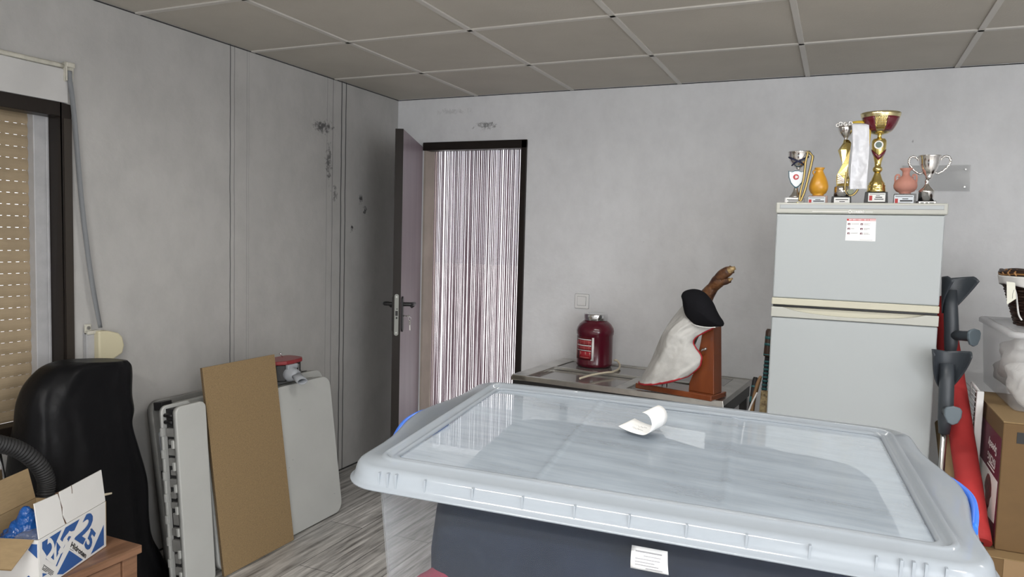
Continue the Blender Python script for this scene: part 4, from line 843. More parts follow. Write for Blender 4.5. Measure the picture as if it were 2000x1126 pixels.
for (a0, a1, z0, z1) in ((-1.15, -0.2, 0.132, 0.156), (-1.15, -0.2, 0.104, 0.123), (-1.0, -0.2, 0.052, 0.094), (-1.35, -1.2, 0.05, 0.15)): jpatch(b, a0, a1, z0, z1, 0.1034)
b.build('red_field', mJarRed, lb, solid=0.0003)
b = MB()
for z0, z1 in ((0.158, 0.163), (0.124, 0.129), (0.0965, 0.100)): jpatch(b, -1.2, -0.2, z0, z1, 0.1038)
jpatch(b, -0.16, -0.045, 0.044, 0.174, 0.1038, 3); jpatch(b, -0.2, -0.16, 0.044, 0.051, 0.1038, 2)
b.build('white_rule', mPaper, lb, solid=0.0003)
b = MB()
for a in (-0.92, -0.62, -0.33): jpatch(b, a, a + 0.018, 0.103, 0.156, 0.1039, 2)
for z in (0.138, 0.146, 0.152, 0.109, 0.116): jpatch(b, -0.90, -0.34, z, z + 0.0012, 0.1039, 6)
for a in (-0.9, -0.55, -0.3): jpatch(b, a, a + 0.07, 0.075, 0.090, 0.1039, 2)
jpatch(b, -0.9, -0.3, 0.058, 0.0605, 0.1039, 6)
b.build('fine_print', M('pink_ink', (0.55, 0.22, 0.2), 0.5), lb, solid=0.0003)
# loose cord
P = spline([(-1.195, 3.585, TZ + 0.004), (-1.17, 3.69, TZ + 0.006), (-1.13, 3.80, TZ + 0.006), (-1.10, 3.85, TZ + 0.006), (-1.095, 3.95, TZ + 0.006), (-1.115, 4.05, TZ + 0.012), (-1.14, 4.085, TZ + 0.03), (-1.155, 4.07, TZ + 0.034)], 8)
tag(MB().tube(P, 0.0058, 8).build('loose_cord', mCord), 'cream cable end lying across the steel table beside the jar', 'cable')
# ham on its stand, covered
HM = frame((-0.855, 3.494, TZ), (0.954, -0.30, 0), (0.30, 0.954, 0), (0, 0, 1))
hs = thing('ham_stand', 'varnished orange wooden ham stand with a tapering upright on the steel table', 'ham stand', (-0.855, 3.494, TZ))
MB(HM).box((-0.03, 0.0, 0.001), (0.372, 0.155, 0.028)).build('base_board', mHamWood, hs, bevel=0.005, seg=3)
HX = HM @ Matrix(((1, 0, 0, 0), (0, 0, -1, 0), (0, 1, 0, 0), (0, 0, 0, 1)))          # local (x, z, -y)
up_ = [(0.238, 0.028), (0.240, 0.065), (0.252, 0.095), (0.262, 0.125), (0.275, 0.19), (0.288, 0.26), (0.298, 0.335), (0.350, 0.335), (0.366, 0.028)]
MB(HX).prism(up_, -0.115, -0.035).build('upright', mHamWood, hs, bevel=0.003)
b = MB(HM); b.cyl((0.318, 0.036, 0.232), (0.318, 0.012, 0.232), 0.005, n=10); b.tube([(0.305, 0.015, 0.222), (0.312, 0.012, 0.232), (0.322, 0.012, 0.234), (0.33, 0.013, 0.240)], 0.005, 8); b.build('wing_screw', mSteel, hs)
for xx in (0.055, 0.085, 0.11): MB(HM).cyl((xx, 0.06, 0.027), (xx, 0.06, 0.055), 0.003, 0.001, 8).build('ham_spike', mSteelDull, hs)
hl = thing('cured_ham', 'cured ham leg with its hoof sticking out above the black cap', 'ham', tuple(HM @ V(0.1, 0.05, 0.05)))
spine = [(0.035, 0.075, 0.062), (0.09, 0.075, 0.115), (0.15, 0.075, 0.21), (0.21, 0.075, 0.33), (0.262, 0.075, 0.43), (0.296, 0.07, 0.482), (0.322, 0.068, 0.516), (0.345, 0.066, 0.543), (0.367, 0.066, 0.560)]
rad = [0.02, 0.05, 0.068, 0.060, 0.044, 0.033, 0.0265, 0.032, 0.029]
S2 = spline(spine, 5); R2 = []
for k in range(len(S2)):
    t = k / (len(S2) - 1) * (len(rad) - 1); i = min(int(t), len(rad) - 2); R2.append(rad[i] + (rad[i + 1] - rad[i]) * (t - i))
MB(HM).tube(S2, R2, 18).build('leg_meat', mHam, hl, sub=1)
def toe(path, rs, nm, mt, parent):
    return MB(HM).tube(spline(path, 5), [rs[min(int(k / (5 * (len(path) - 1)) * (len(rs) - 1)), len(rs) - 2)] + (rs[min(int(k / (5 * (len(path) - 1)) * (len(rs) - 1)) + 1, len(rs) - 1)] - rs[min(int(k / (5 * (len(path) - 1)) * (len(rs) - 1)), len(rs) - 2)]) * ((k / (5 * (len(path) - 1)) * (len(rs) - 1)) % 1) for k in range(5 * (len(path) - 1) + 1)], 14).build(nm, mt, parent, sub=1)
t_a = toe([(0.350, 0.058, 0.556), (0.372, 0.056, 0.577), (0.396, 0.055, 0.592), (0.416, 0.055, 0.603)], [0.024, 0.026, 0.0245, 0.016], 'toe', mHam, hl)
toe([(0.403, 0.050, 0.596), (0.418, 0.050, 0.604), (0.431, 0.051, 0.610)], [0.0185, 0.015, 0.004], 'hoof', mHoof, t_a)
t_b = toe([(0.345, 0.064, 0.540), (0.367, 0.062, 0.545), (0.390, 0.060, 0.548), (0.406, 0.058, 0.553)], [0.022, 0.021, 0.016, 0.010], 'toe', mHam, hl)
toe([(0.396, 0.056, 0.551), (0.410, 0.055, 0.556), (0.420, 0.054, 0.562)], [0.0105, 0.007, 0.0025], 'hoof', mHoof, t_b)
Lc = spline([(0.215, 0, 0.475), (0.192, 0, 0.449), (0.16, 0, 0.405), (0.108, 0, 0.337), (0.065, 0, 0.253), (0.024, 0, 0.161), (-0.013, 0, 0.088), (-0.042, 0, 0.027)], 6)
Rc = spline([(0.345, 0, 0.415), (0.368, 0, 0.352), (0.328, 0, 0.318), (0.284, 0, 0.289), (0.265, 0, 0.256), (0.287, 0, 0.225), (0.309, 0, 0.19), (0.296, 0, 0.145), (0.246, 0, 0.10)], 6)
Bc = spline([(-0.042, 0, 0.027), (0.001, 0, 0.030), (0.080, 0, 0.042), (0.176, 0, 0.068), (0.246, 0, 0.10)], 6)
def cloth_xz(u, v):
    # Coons-like patch: left edge down to the hem, right wavy edge, hem along the bottom
    L, R_ = at(Lc, v), at(Rc, v); B = at(Bc, u); lin = L.lerp(R_, u)
    hemlin = Vector(Lc[-1]).lerp(Vector(Rc[-1]), u); return lin + (B - hemlin) * (v ** 2)
def cloth_pt(u, v):
    p = cloth_xz(u, v); prof = math.sin(math.pi * min(max(u, 0), 1)) ** 0.75
    y = 0.085 - 0.072 * u - (0.035 + 0.06 * min(1, v * 2.2)) * prof
    fold = 0.012 * math.sin(u * 13 + v * 3.2) * v * prof + 0.014 * noise.noise(V(u * 3.6 + v * 2.2, v * 3.2, 4)) + 0.012 * (0.5 - abs(noise.noise(V(u * 5 + v * 3, v * 3.5, 9)))) + 0.004 * noise.noise(V(u * 14, v * 14, 2))
    return (p.x, y - fold, p.z)
cl = tag(MB(HM).grid(cloth_pt, 56, 64).build('linen_cloth', mLinen, solid=0.002), 'white linen cloth with red piping draped over the ham leg', 'cloth')
P = [cloth_pt(1, k / 60) for k in range(8, 61)] + [cloth_pt(1 - k / 60, 1) for k in range(1, 61)]
P += [(-0.046, 0.07, 0.012), (-0.05, 0.06, 0.003)]
MB(HM).tube(P, 0.0052, 7).build('red_piping', mRedTrim, cl)
cp = [(0.186, 0.473), (0.192, 0.487), (0.209, 0.499), (0.247, 0.507), (0.287, 0.497), (0.327, 0.459), (0.354, 0.414), (0.372, 0.385), (0.388, 0.364), (0.390, 0.354), (0.380, 0.347), (0.32, 0.340), (0.268, 0.343), (0.24, 0.36), (0.214, 0.386), (0.200, 0.425), (0.194, 0.452)]
cen = V(0.307, 0, 0.42); cps = spline([(x + 0.022, 0, z) for x, z in cp + [cp[0]]], 4)[:-1]
def cap_pt(u, v):
    k = int(round(u * len(cps))) % len(cps); e = cps[k]; r = math.cos(math.pi / 2 * abs(1 - 2 * v)); s = -1 if v < 0.5 else 1
    if v in (0.0, 1.0): r = 0.0
    p = cen.lerp(e, r); dpt = (1 - r * r) ** 0.5
    return (p.x, -0.008 + s * dpt * 0.062 + 0.012 * (p.x - 0.28) * 10 * 0.3 - 0.004 * noise.noise(V(p.x * 14, p.z * 14, s)), p.z)
MBc = MB(HM).grid(cap_pt, len(cps), 20, cu=True)
kc = tag(MBc.build('wool_cap', mBlackKnit), 'black woollen cap pulled over the shank of the covered ham', 'cap')
MB(HM).tube([(x, -0.046, z) for x, z in [(0.284, 0.349), (0.312, 0.3445), (0.342, 0.342), (0.372, 0.343), (0.397, 0.347)]], 0.0022, 6).build('pale_seam', mCotton, kc)

# ------------------------------------------------------------------ sticks, bat and board in the gap left of the fridge
def pole(name, label, cat, segs, mats, n=14, loc=None):
    t = thing(name, label, cat, loc or tuple(segs[0][0][0])); 
    for (pts, r, nm), m in zip(segs, mats): MB().tube(pts, r, n).build(nm, m, t)
    return t
t = thing('banded_stick', 'tall dark stick with teal bands leaning in the gap beside the fridge', 'stick', (-0.318, 3.5, 0))
a0, a1 = V(-0.322, 3.50, 0.0), V(-0.283, 3.62, 1.06)
L_ = lambda q: a0.lerp(a1, q)
MB().tube([L_(0), L_(0.3), L_(0.885)], [0.010, 0.010, 0.0115], 14).build('shaft', mBlackMatt, t)
MB().tube([L_(0.88), L_(0.885), L_(0.99), L_(1.0)], [0.017, 0.0185, 0.0185, 0.014], 16).build('grip', mBarkBrown, t)
b = MB()
for k in range(10): b.cyl(L_(0.70 + 0.017 * k), L_(0.7085 + 0.017 * k), 0.0128, n=14)
b.build('ribbed_band', mTeal, t)
b = MB()
for q0, q1 in ((0.885, 0.89), (0.927, 0.938), (0.955, 0.968)): b.cyl(L_(q0), L_(q1), 0.0192, n=16)
b.build('teal_band', mTeal, t)
t = thing('taped_stick', 'shorter dark stick with two teal tapes beside the steel table', 'stick', (-0.37, 3.42, 0))
a0, a1 = V(-0.385, 3.42, 0.0), V(-0.328, 3.52, 0.845)
MB().tube([L_(0), L_(0.5), L_(0.98), L_(1)], [0.009, 0.0115, 0.0135, 0.009], 14).build('shaft', mBlackMatt, t)
b = MB()
for q0, q1 in ((0.865, 0.895), (0.945, 0.955)): b.cyl(L_(q0), L_(q1), 0.0142, n=14)
b.build('teal_tape', mTeal, t)
t = thing('curved_wood', 'tan curved wooden slat standing between the sticks and the fridge', 'wooden slat', (-0.34, 3.45, 0))
P = spline([(-0.345, 3.45, 0.0), (-0.340, 3.47, 0.4), (-0.331, 3.48, 0.70), (-0.318, 3.49, 0.80), (-0.303, 3.50, 0.857)], 8)
tube_r = [0.017] * (len(P) - 6) + [0.0165, 0.016, 0.015, 0.013, 0.011, 0.007]
MB().tube(P, tube_r, 12, flat=(1, 0.55)).build('slat_body', mTanWood, t)
t = thing('chipped_board', 'narrow speckled board end standing against the side of the fridge', 'board', (-0.292, 3.42, 0))
BM = frame((-0.318, 3.40, 0), (1, 0.1, 0), (-0.1, 1, 0), (0.03, 0.05, 1))
MB(BM).box((0, 0, 0), (0.040, 0.02, 0.80)).build('board_panel', mStrawBoard, t, bevel=0.002)
MB(BM).box((0.0405, 0, 0), (0.044, 0.02, 0.80)).build('board_edge', mTanWood, t)
tag(MB().tube(spline([(-0.372, 3.40, 0.0), (-0.365, 3.395, 0.5), (-0.352, 3.40, 0.66), (-0.335, 3.395, 0.72), (-0.327, 3.39, 0.745), (-0.305, 3.385, 0.80)], 6), 0.004, 7).build('white_cable', mCotton), 'thin white cable hanging among the sticks beside the fridge', 'cable')

# ------------------------------------------------------------------ stack at the other side of the fridge
lowb = thing('cardboard_box', 'lower brown cardboard box under the box with the maroon print', 'cardboard box', (0.7, 3.1, 0))
bx = MB().box((0.385, 2.735, 0), (1.02, 3.42, 0.474)); body = bx.build('carton_body', mCard, lowb, bevel=0.003)
b = MB(); b.box((0.383, 2.733, 0.474), (1.022, 3.078, 0.4775)).box((0.383, 3.08, 0.474), (1.022, 3.422, 0.4775)); b.build('top_flap', mCardEdge, lowb)
MB().box((0.525, 2.7335, 0.02), (0.60, 2.7349, 0.474)).build('packing_tape', M('brown_tape', (0.24, 0.15, 0.07), 0.35), lowb)
MB().box((0.598, 2.7325, 0.428), (0.66, 2.7335, 0.446)).build('printed_mark', mInk, lowb)
bigb = thing('cardboard_box', 'brown cardboard box with upside-down white writing on a maroon field', 'cardboard box', (0.75, 3.1, 0.478))
BX, BYf, BYb, B0, B1 = 0.510, 2.80, 3.36, 0.4785, 0.903
MB().box((BX, BYf, B0), (1.08, BYb, B1 - 0.004)).build('carton_body', mCard, bigb, bevel=0.003)
b = MB(); b.box((BX - 0.001, BYf - 0.001, B1 - 0.004), (1.081, 3.079, B1)).box((BX - 0.001, 3.081, B1 - 0.004), (1.081, BYb + 0.001, B1)); b.build('top_flap', mCardEdge, bigb)
fm = MB(FYZ(BX)).prism([(2.812, 0.842), (3.335, 0.842), (3.335, 0.50), (2.812, 0.50)], -0.0012, -0.0002).build('maroon_field', mMaroonInk, bigb)
fm['label'] = 'maroon printed panel with white letters'
MB(FYZ(BX)).prism([(2.822, 0.695), (3.32, 0.695), (3.32, 0.505), (2.836, 0.552)], -0.0018, -0.0011).build('white_panel', mPaper, fm)
b = MB(FYZ(BX)); rs = random.Random(6); pts = []
for k in range(28):
    a = k * 2 * math.pi / 28; pts.append((2.965 + (0.055 + 0.010 * rs.random()) * math.cos(a) * (1 if math.sin(a) > -0.2 else 0.72), 0.622 + 0.060 * math.sin(a)))
b.prism(pts, -0.0024, -0.0017); b.prism([(2.945, 0.575), (2.985, 0.575), (2.975, 0.54), (2.955, 0.53)], -0.0024, -0.0017)
pic = b.build('printed_picture', M('dark_print', (0.045, 0.012, 0.016), 0.4, col2=(0.22, 0.03, 0.04), vscale=60), fm)
b = MB(FYZ(BX))
# turned upside down on the box side, reading from the far end
put_text(b, 'Speedy', lambda u, v: (2.868 + 0.152 * u, 0.796 - 0.030 * v, -0.002), 0.02)
put_text(b, 'RACING', lambda u, v: (2.875 + 0.140 * u, 0.752 - 0.026 * v, -0.002), 0.02)
for k, (q0, q1) in enumerate(((2.885, 2.985), (2.885, 3.01))):
    y = q0
    while y < q1:
        l = 0.005 + 0.008 * rs.random(); b.box((y, 0.7195 - 0.012 * k, -0.002), (min(y + l, q1), 0.7245 - 0.012 * k, -0.0013)); y += l + 0.003
b.build('lettering', mPaleInk, fm)
b = MB(); b.box((0.548, BYf - 0.0012, 0.836), (0.62, BYf - 0.0002, 0.872)); b.build('printed_mark', mInk, bigb)
# clear box of white laundry
PX0, PX1, PY0, PY1, P0, P1 = 0.545, 1.08, 2.965, 3.62, 0.904, 1.175
cb = thing('clear_box', 'clear plastic box of white laundry on top of the cardboard boxes', 'storage box', (0.8, 3.3, 0.904))
def rl(x0, x1, y0, y1, r, z, n=6): return [((x0 + x1) / 2 + x, (y0 + y1) / 2 + y, z) for x, y in rrect(x1 - x0, y1 - y0, r, n)]
def stackloop(mb, loops, close=None):
    n = len(loops[0]); vs = [p for L in loops for p in L]; fs = [(i * n + j, i * n + (j + 1) % n, (i + 1) * n + (j + 1) % n, (i + 1) * n + j) for i in range(len(loops) - 1) for j in range(n)]
    mb.add(vs, fs, True)
    if close == 'first': mb.add(loops[0], [tuple(range(n - 1, -1, -1))])
    if close == 'last': mb.add(loops[-1], [tuple(range(n))])
    return mb
stackloop(MB(), [rl(PX0 + 0.03, PX1 - 0.03, PY0 + 0.03, PY1 - 0.03, 0.03, P0), rl(PX0 + 0.022, PX1 - 0.022, PY0 + 0.022, PY1 - 0.022, 0.035, P0 + 0.006), rl(PX0 + 0.006, PX1 - 0.006, PY0 + 0.006, PY1 - 0.006, 0.035, P1 - 0.004)], 'first').build('tub', mClear, cb, solid=0.002)
e = 0.006
stackloop(MB(), [rl(PX0 - e, PX1 + e, PY0 - e, PY1 + e, 0.04, P1 - 0.016), rl(PX0 - e, PX1 + e, PY0 - e, PY1 + e, 0.04, P1 - 0.002), rl(PX0, PX1, PY0, PY1, 0.035, P1 + 0.003), rl(PX0 + 0.025, PX1 - 0.025, PY0 + 0.025, PY1 - 0.025, 0.03, P1 + 0.003), rl(PX0 + 0.03, PX1 - 0.03, PY0 + 0.03, PY1 - 0.03, 0.03, P1 - 0.004)], 'last').build('box_lid', mClearRim, cb, solid=0.002)
for k, (cx, cy, cz, sx_, sy_, sz_, lab_) in enumerate(((0.66, 3.10, 0.985, 0.085, 0.10, 0.072, 'rumpled white towel near the front of the clear box'), (0.69, 3.32, 1.03, 0.10, 0.11, 0.10, 'rumpled white towel in the middle of the clear box'), (0.70, 3.50, 0.985, 0.10, 0.075, 0.07, 'rumpled white towel at the wall end of the clear box'), (0.90, 3.12, 1.02, 0.12, 0.11, 0.10, 'white ribbed towel at the far side of the clear box'))):
    t = thing('white_towel', lab_, 'towel', (cx, cy, P0 + 0.005), 'laundry in the clear box')
    pile(MB(), cx, cy, cz, sx_, sy_, sz_, 20 + k * 7, 0.035, 11, 64, 40, 2.8).build('towel_folds', mTowel, t)
# wicker basket with liner and tag
bk = thing('wicker_basket', 'dark wicker basket with a white cloth liner and paper tag on the clear box', 'basket', (0.78, 3.28, P1))
KX, KY = 0.765, 3.27; BR0, BR1 = 0.152, 0.208
def bprof(z): return BR0 + (BR1 - BR0) * (z / 0.19)
b = MB()
for k in range(17):
    z = 0.006 + k * 0.0105; r = bprof(z); n = 72
    b.tube([(KX + (r + 0.0035 * (1 if ((j // 2 + k) % 2) else -1)) * math.cos(2 * math.pi * j / n), KY + (r + 0.0035 * (1 if ((j // 2 + k) % 2) else -1)) * math.sin(2 * math.pi * j / n) * 1.0, P1 + z + 0.003) for j in range(n)], 0.0056, 6, closed=True)
wv = b.build('wicker_weave', mWicker, bk)
MB().lathe([(0.0, 0.002), (BR0 - 0.006, 0.003), (bprof(0.18) - 0.006, 0.18)], (KX, KY, P1), 48).build('basket_lining', mWicker, bk, solid=0.002)
b = MB()
for k, (r, z) in enumerate(((0.212, 0.192), (0.216, 0.2), (0.211, 0.205))):
    b.tube([(KX + (r + 0.002 * math.sin(j * 0.9 + k * 2)) * math.cos(2 * math.pi * j / 64), KY + (r + 0.002 * math.sin(j * 0.9 + k * 2)) * math.sin(2 * math.pi * j / 64), P1 + z + 0.002 * math.cos(j * 0.9 + k * 2)) for j in range(64)], 0.0058, 6, closed=True)
rm = b.build('basket_rim', mWicker, bk)
b = MB(); b.tube([(KX + 0.2165 * math.cos(2 * math.pi * j / 64), KY + 0.2165 * math.sin(2 * math.pi * j / 64), P1 + 0.1925 + 0.003 * math.sin(j * 0.7)) for j in range(64)], 0.0036, 6, closed=True)
for a in (3.35, 3.5, 3.65): b.tube([(KX + 0.207 * math.cos(a), KY + 0.207 * math.sin(a), P1 + 0.21), (KX + 0.2225 * math.cos(a + .03), KY + 0.2225 * math.sin(a + .03), P1 + 0.198), (KX + 0.21 * math.cos(a + .06), KY + 0.21 * math.sin(a + .06), P1 + 0.182)], 0.004, 6)
b.build('cane_binding', mWickerLt, rm)
def lin_pt(u, v):
    a = 2 * math.pi * u; z = 0.187 - v * (0.030 + 0.018 * (0.5 + 0.5 * math.sin(a * 3 + 1.0))); r = bprof(z) + 0.012 + 0.003 * math.sin(a * 17) * v
    return (KX + r * math.cos(a), KY + r * math.sin(a), P1 + z)
ln = MB().grid(lin_pt, 120, 6, cu=True).build('cloth_liner', mCotton, bk, solid=0.002)
a = 3.62; ex, ey = KX + 0.222 * math.cos(a), KY + 0.222 * math.sin(a)
MB().tube(spline([(ex, ey, P1 + 0.165), (ex + 0.016, ey, P1 + 0.13), (ex + 0.022, ey - 0.004, P1 + 0.09), (ex + 0.03, ey, P1 + 0.05), (ex + 0.04, ey - 0.004, P1 + 0.03)], 6), 0.006, 7, flat=(1, 0.5)).build('liner_tie', mCotton, ln)
tg = MB(frame((ex - 0.004, ey - 0.012, P1 + 0.168), (0.9, -0.25, 0.05), (0.1, -0.2, -1), (0.3, 1, -0.1)))
tgo = tg.prism([(-0.012, 0.0), (0.013, 0.004), (0.012, 0.062), (-0.017, 0.084)], -0.0008, 0.0008).build('paper_tag', M('cream_tag', (0.66, 0.66, 0.58), 0.6), bk)
b = MB(frame((ex - 0.004, ey - 0.012, P1 + 0.168), (0.9, -0.25, 0.05), (0.1, -0.2, -1), (0.3, 1, -0.1))); b.tube([(0.008, 0.03, -0.0012), (0.003, 0.045, -0.0012), (0.001, 0.062, -0.0012)], 0.0007, 5); b.build('tag_mark', mGreyInk, tgo)
# rolls
t = thing('red_roll', 'long red felt roll leaning between the fridge and the cardboard boxes', 'roll', (0.468, 2.80, 0.478))
a0, a1 = V(0.463, 2.80, 0.489), V(0.390, 3.50, 1.235)
N_ = 24; MB().tube([L_(k / N_) for k in range(N_ + 1)], [0.0405 + 0.0018 * noise.noise(V(k * .7, 0, 0)) for k in range(N_ + 1)], 26).build('felt_roll', mRoll, t)
MB().tube([L_(-0.001), L_(0.006)], [0.016, 0.016], 16).build('roll_core', mInk, t)
t = thing('kraft_roll', 'brown kraft paper tube leaning behind the red roll', 'roll', (0.435, 3.02, 0.478))
a0, a1 = V(0.430, 3.03, 0.482), V(0.403, 3.27, 0.78)
MB().tube([L_(0), L_(1)], 0.034, 24).build('paper_tube', mKraftTube, t); MB().tube([L_(-0.002), L_(0.004)], 0.028, 18).build('tube_bore', mInk, t)
# wire shelf
t = thing('wire_rack', 'white coated wire shelf standing on end behind the red roll', 'wire shelf', (0.485, 3.0, 0.478))
RX = 0.487
MB().box((RX - 0.012, 3.092, 0.4785), (RX + 0.011, 3.108, 0.945)).build('end_rail', mWireWhite, t, bevel=0.003)
b = MB()
for k in range(24):
    z = 0.50 + k * 0.0185; b.tube([(RX, 3.10, z), (RX - 0.004, 3.52, z)], 0.0016, 6)
b.build('shelf_wire', mWireWhite, t)
b = MB(); b.tube([(RX - 0.004, 3.50, 0.4785), (RX - 0.004, 3.50, 0.985)], 0.003, 8); b.tube([(RX, 3.108, 0.938), (RX - 0.003, 3.27, 0.950), (RX - 0.003, 3.275, 0.945), (RX - 0.003, 3.275, 0.895)], 0.0042, 8); b.tube([(RX - 0.004, 3.44, 0.945), (RX - 0.004, 3.56, 0.945)], 0.002, 6)
b.build('frame_wire', mWireWhite, t)
# forearm crutches
def crutch(label, x, y, z_cuff, z_hand, z_tip, face, lean):
    """face: direction (angle about z) the handgrip points to"""
    t = thing('forearm_crutch', label, 'crutch', (x, y, z_tip), 'forearm crutches beside the fridge')
    Mx = Matrix.Translation((x, y, 0)) @ Matrix(((1, 0, lean[0], -lean[0] * z_tip), (0, 1, lean[1], -lean[1] * z_tip), (0, 0, 1, 0), (0, 0, 0, 1))) @ Matrix.Rotation(face, 4, 'Z')
    MB(Mx).tube([(0, 0, z_tip + 0.04), (0, 0, z_hand - 0.045)], 0.0105, 16).build('lower_tube', mSteel, t)
    MB(Mx).tube([(0, 0, z_tip), (0, 0, z_tip + 0.012), (0, 0, z_tip + 0.06)], [0.019, 0.018, 0.0125], 16).build('rubber_foot', mBlackMatt, t)
    MB(Mx).tube([(0, 0, z_hand - 0.085), (0, 0, z_hand - 0.03), (-0.002, 0, z_hand + 0.02), (-0.012, 0, z_hand + 0.10), (-0.022, 0, z_cuff - 0.06)], [0.018, 0.0235, 0.025, 0.0245, 0.0235], 18).build('arm_post', mCrutch, t)
    hg = MB(Mx).tube([(0.0, 0, z_hand), (0.05, 0, z_hand + 0.003), (0.088, 0, z_hand + 0.006), (0.094, 0, z_hand + 0.006)], [0.019, 0.0185, 0.020, 0.020], 16).build('hand_grip', mCrutch, t)
    pad = [(0.0, -0.026), (0.012, -0.02), (0.0195, -0.004), (0.0205, 0.012), (0.016, 0.020), (0.0, 0.024), (-0.016, 0.020), (-0.0205, 0.012), (-0.0195, -0.004), (-0.012, -0.02)]
    pad = [(a * 1.35, c_ * 1.35) for a, c_ in pad]
    MB(Mx @ Matrix(((0, 0, 1, 0.0935), (1, 0, 0, 0), (0, 1, 0, z_hand + 0.004), (0, 0, 0, 1)))).prism(pad, 0, 0.012).build('grip_end', mCrutchLt, hg, bevel=0.004, seg=3)
    def cuff(u, v):
        a = (u - 0.5) * 2; ang = a * (0.55 + 1.35 * v ** 0.7); r = 0.027 + 0.026 * v ** 0.8
        zz = z_cuff - 0.15 + 0.15 * v - 0.016 * v * (1 - abs(a)) ** 1.0 - 0.02 * v * max(0, abs(a) - 0.8) / 0.2
        return (-0.036 + r * (1 - math.cos(ang)) * 1.25, r * math.sin(ang) * 1.1, zz)
    MB(Mx).grid(cuff, 26, 16).build('arm_cuff', mCrutch, t, solid=0.0045)
    return t
crutch('taller grey forearm crutch, its cuff highest beside the fridge door', 0.402, 3.24, 1.357, 1.128, 0.0, math.radians(-52), (0.0, 0.0))
crutch('shorter grey forearm crutch standing in front of the taller one', 0.374, 3.035, 1.100, 0.875, 0.0, math.radians(-84), (0.0, 0.0))

# ------------------------------------------------------------------ folding tables, bench and board leaning on the left wall
def lean_frame(x0, y0, z0, x1, z1):
    """local x along +Y, local y up the lean, local z out of the wall (towards the room)"""
    u = V(x1 - x0, 0, z1 - z0).normalized(); n = V(u.z, 0, -u.x); return frame((x0, y0, z0), (0, 1, 0), u, n)
def moulded(mb, w, h, r, zb, zf, lip=0.004):
    """rounded moulded slab between depth zb and zf with softened front edge"""
    L = []
    for e, z in ((0, zb), (0, zf - lip), (-lip * 0.35, zf - lip * 0.3), (-lip, zf)):
        L.append([(w / 2 + x, h / 2 + y, z) for x, y in rrect(w + 2 * e, h + 2 * e, r + e, 8)])
    n = len(L[0]); vs = [p for q in L for p in q]; fs = [(i * n + j, i * n + (j + 1) % n, (i + 1) * n + (j + 1) % n, (i + 1) * n + j) for i in range(3) for j in range(n)]
    mb.add(vs, fs, True); mb.add(L[0], [tuple(range(n - 1, -1, -1))]); mb.add(L[-1], [tuple(range(n))]); return mb
ta_ = thing('folding_table', 'white folding table, its broad face showing behind the fibreboard', 'folding table', (-2.35, 2.25, 0))
FA = lean_frame(-2.345, 2.262, 0.004, -2.438, 0.70)
moulded(MB(FA), 0.838, 0.710, 0.055, -0.002, 0.034).build('table_half', mTablePl, ta_)
moulded(MB(FA), 0.838, 0.710, 0.055, -0.044, -0.008).build('table_half', mTablePl, ta_)
b = MB(FA)
for (x, y) in ((0.585, 0.575), (0.50, 0.35), (0.47, 0.32), (0.78, 0.1)): b.box((x, y, 0.0338), (x + 0.007, y + 0.003, 0.0343))
b.build('scuff', mGreyInk, ta_)
tb_ = thing('folding_table', 'rear folding table with its grey underside and black legs showing against the wall', 'folding table', (-2.55, 2.19, 0))
FB = lean_frame(-2.448, 2.195, 0.004, -2.545, 0.705)
moulded(MB(FB), 0.975, 0.722, 0.05, 0.0, 0.036).build('table_half', mTablePl, tb_)
FBr = lean_frame(-2.530, 2.195, 0.004, -2.640, 0.705)
moulded(MB(FBr), 0.975, 0.722, 0.05, -0.020, 0.012).build('table_half', mTableGrey, tb_)
for yy in (0.028, 0.93):
    MB(lean_frame(-2.487, 2.195, 0.004, -2.592, 0.705)).tube([(yy, 0.02, 0.0), (yy, 0.35, 0.0), (yy, 0.715, 0.0)], 0.0145, 12).build('folded_leg', mBlack, tb_)
for z in (0.05, 0.40, 0.69):
    MB(lean_frame(-2.487, 2.195, 0.004, -2.592, 0.705)).box((0.0, z, -0.024), (0.055, z + 0.035, 0.024)).build('leg_bracket', mBlack, tb_, bevel=0.003)
MB(lean_frame(-2.487, 2.195, 0.004, -2.592, 0.705)).box((0.002, 0.50, -0.022), (0.045, 0.60, 0.022)).build('hinge_block', mPlasticGrey, tb_, bevel=0.01)
MB(lean_frame(-2.487, 2.195, 0.004, -2.592, 0.705)).box((0.002, 0.22, -0.022), (0.045, 0.33, 0.022)).build('hinge_block', mPlasticGrey, tb_, bevel=0.01)
bn = thing('folding_bench', 'narrow white folding bench folded shut, its grey ribbed edge showing', 'folding bench', (-2.33, 2.09, 0))
FC = lean_frame(-2.315, 2.078, 0.004, -2.372, 0.735)
moulded(MB(FC), 0.150, 0.748, 0.028, 0.0, 0.020).build('bench_half', mTablePl, bn)
moulded(MB(FC), 0.150, 0.748, 0.028, -0.074, -0.060).build('bench_half', mTablePl, bn)
MB(FC).box((0.020, 0.012, -0.059), (0.14, 0.735, -0.001)).build('ribbed_core', mBlackMatt, bn)
b = None; rs = random.Random(12); y = 0.02; k = 0
while y < 0.66:
    hgt = 0.022 + 0.03 * rs.random(); z0 = -0.056 + 0.012 * rs.random(); z1 = -0.022 + 0.020 * rs.random()
    MB(FC).box((0.006 + 0.008 * rs.random(), y, z0), (0.024, y + hgt, z1)).build('rib', mTableGrey, bn, bevel=0.004); y += hgt + 0.008 + 0.012 * rs.random(); k += 1
for k in range(7):
    MB(FC).box((-0.006, 0.055 + k * 0.088, -0.012), (0.010, 0.088 + k * 0.088, 0.0)).build('clip', mTablePl, bn, bevel=0.002)
    MB(FC).box((-0.006, 0.10 + k * 0.088, -0.070), (0.012, 0.134 + k * 0.088, -0.058)).build('clip', mTablePl, bn, bevel=0.002)
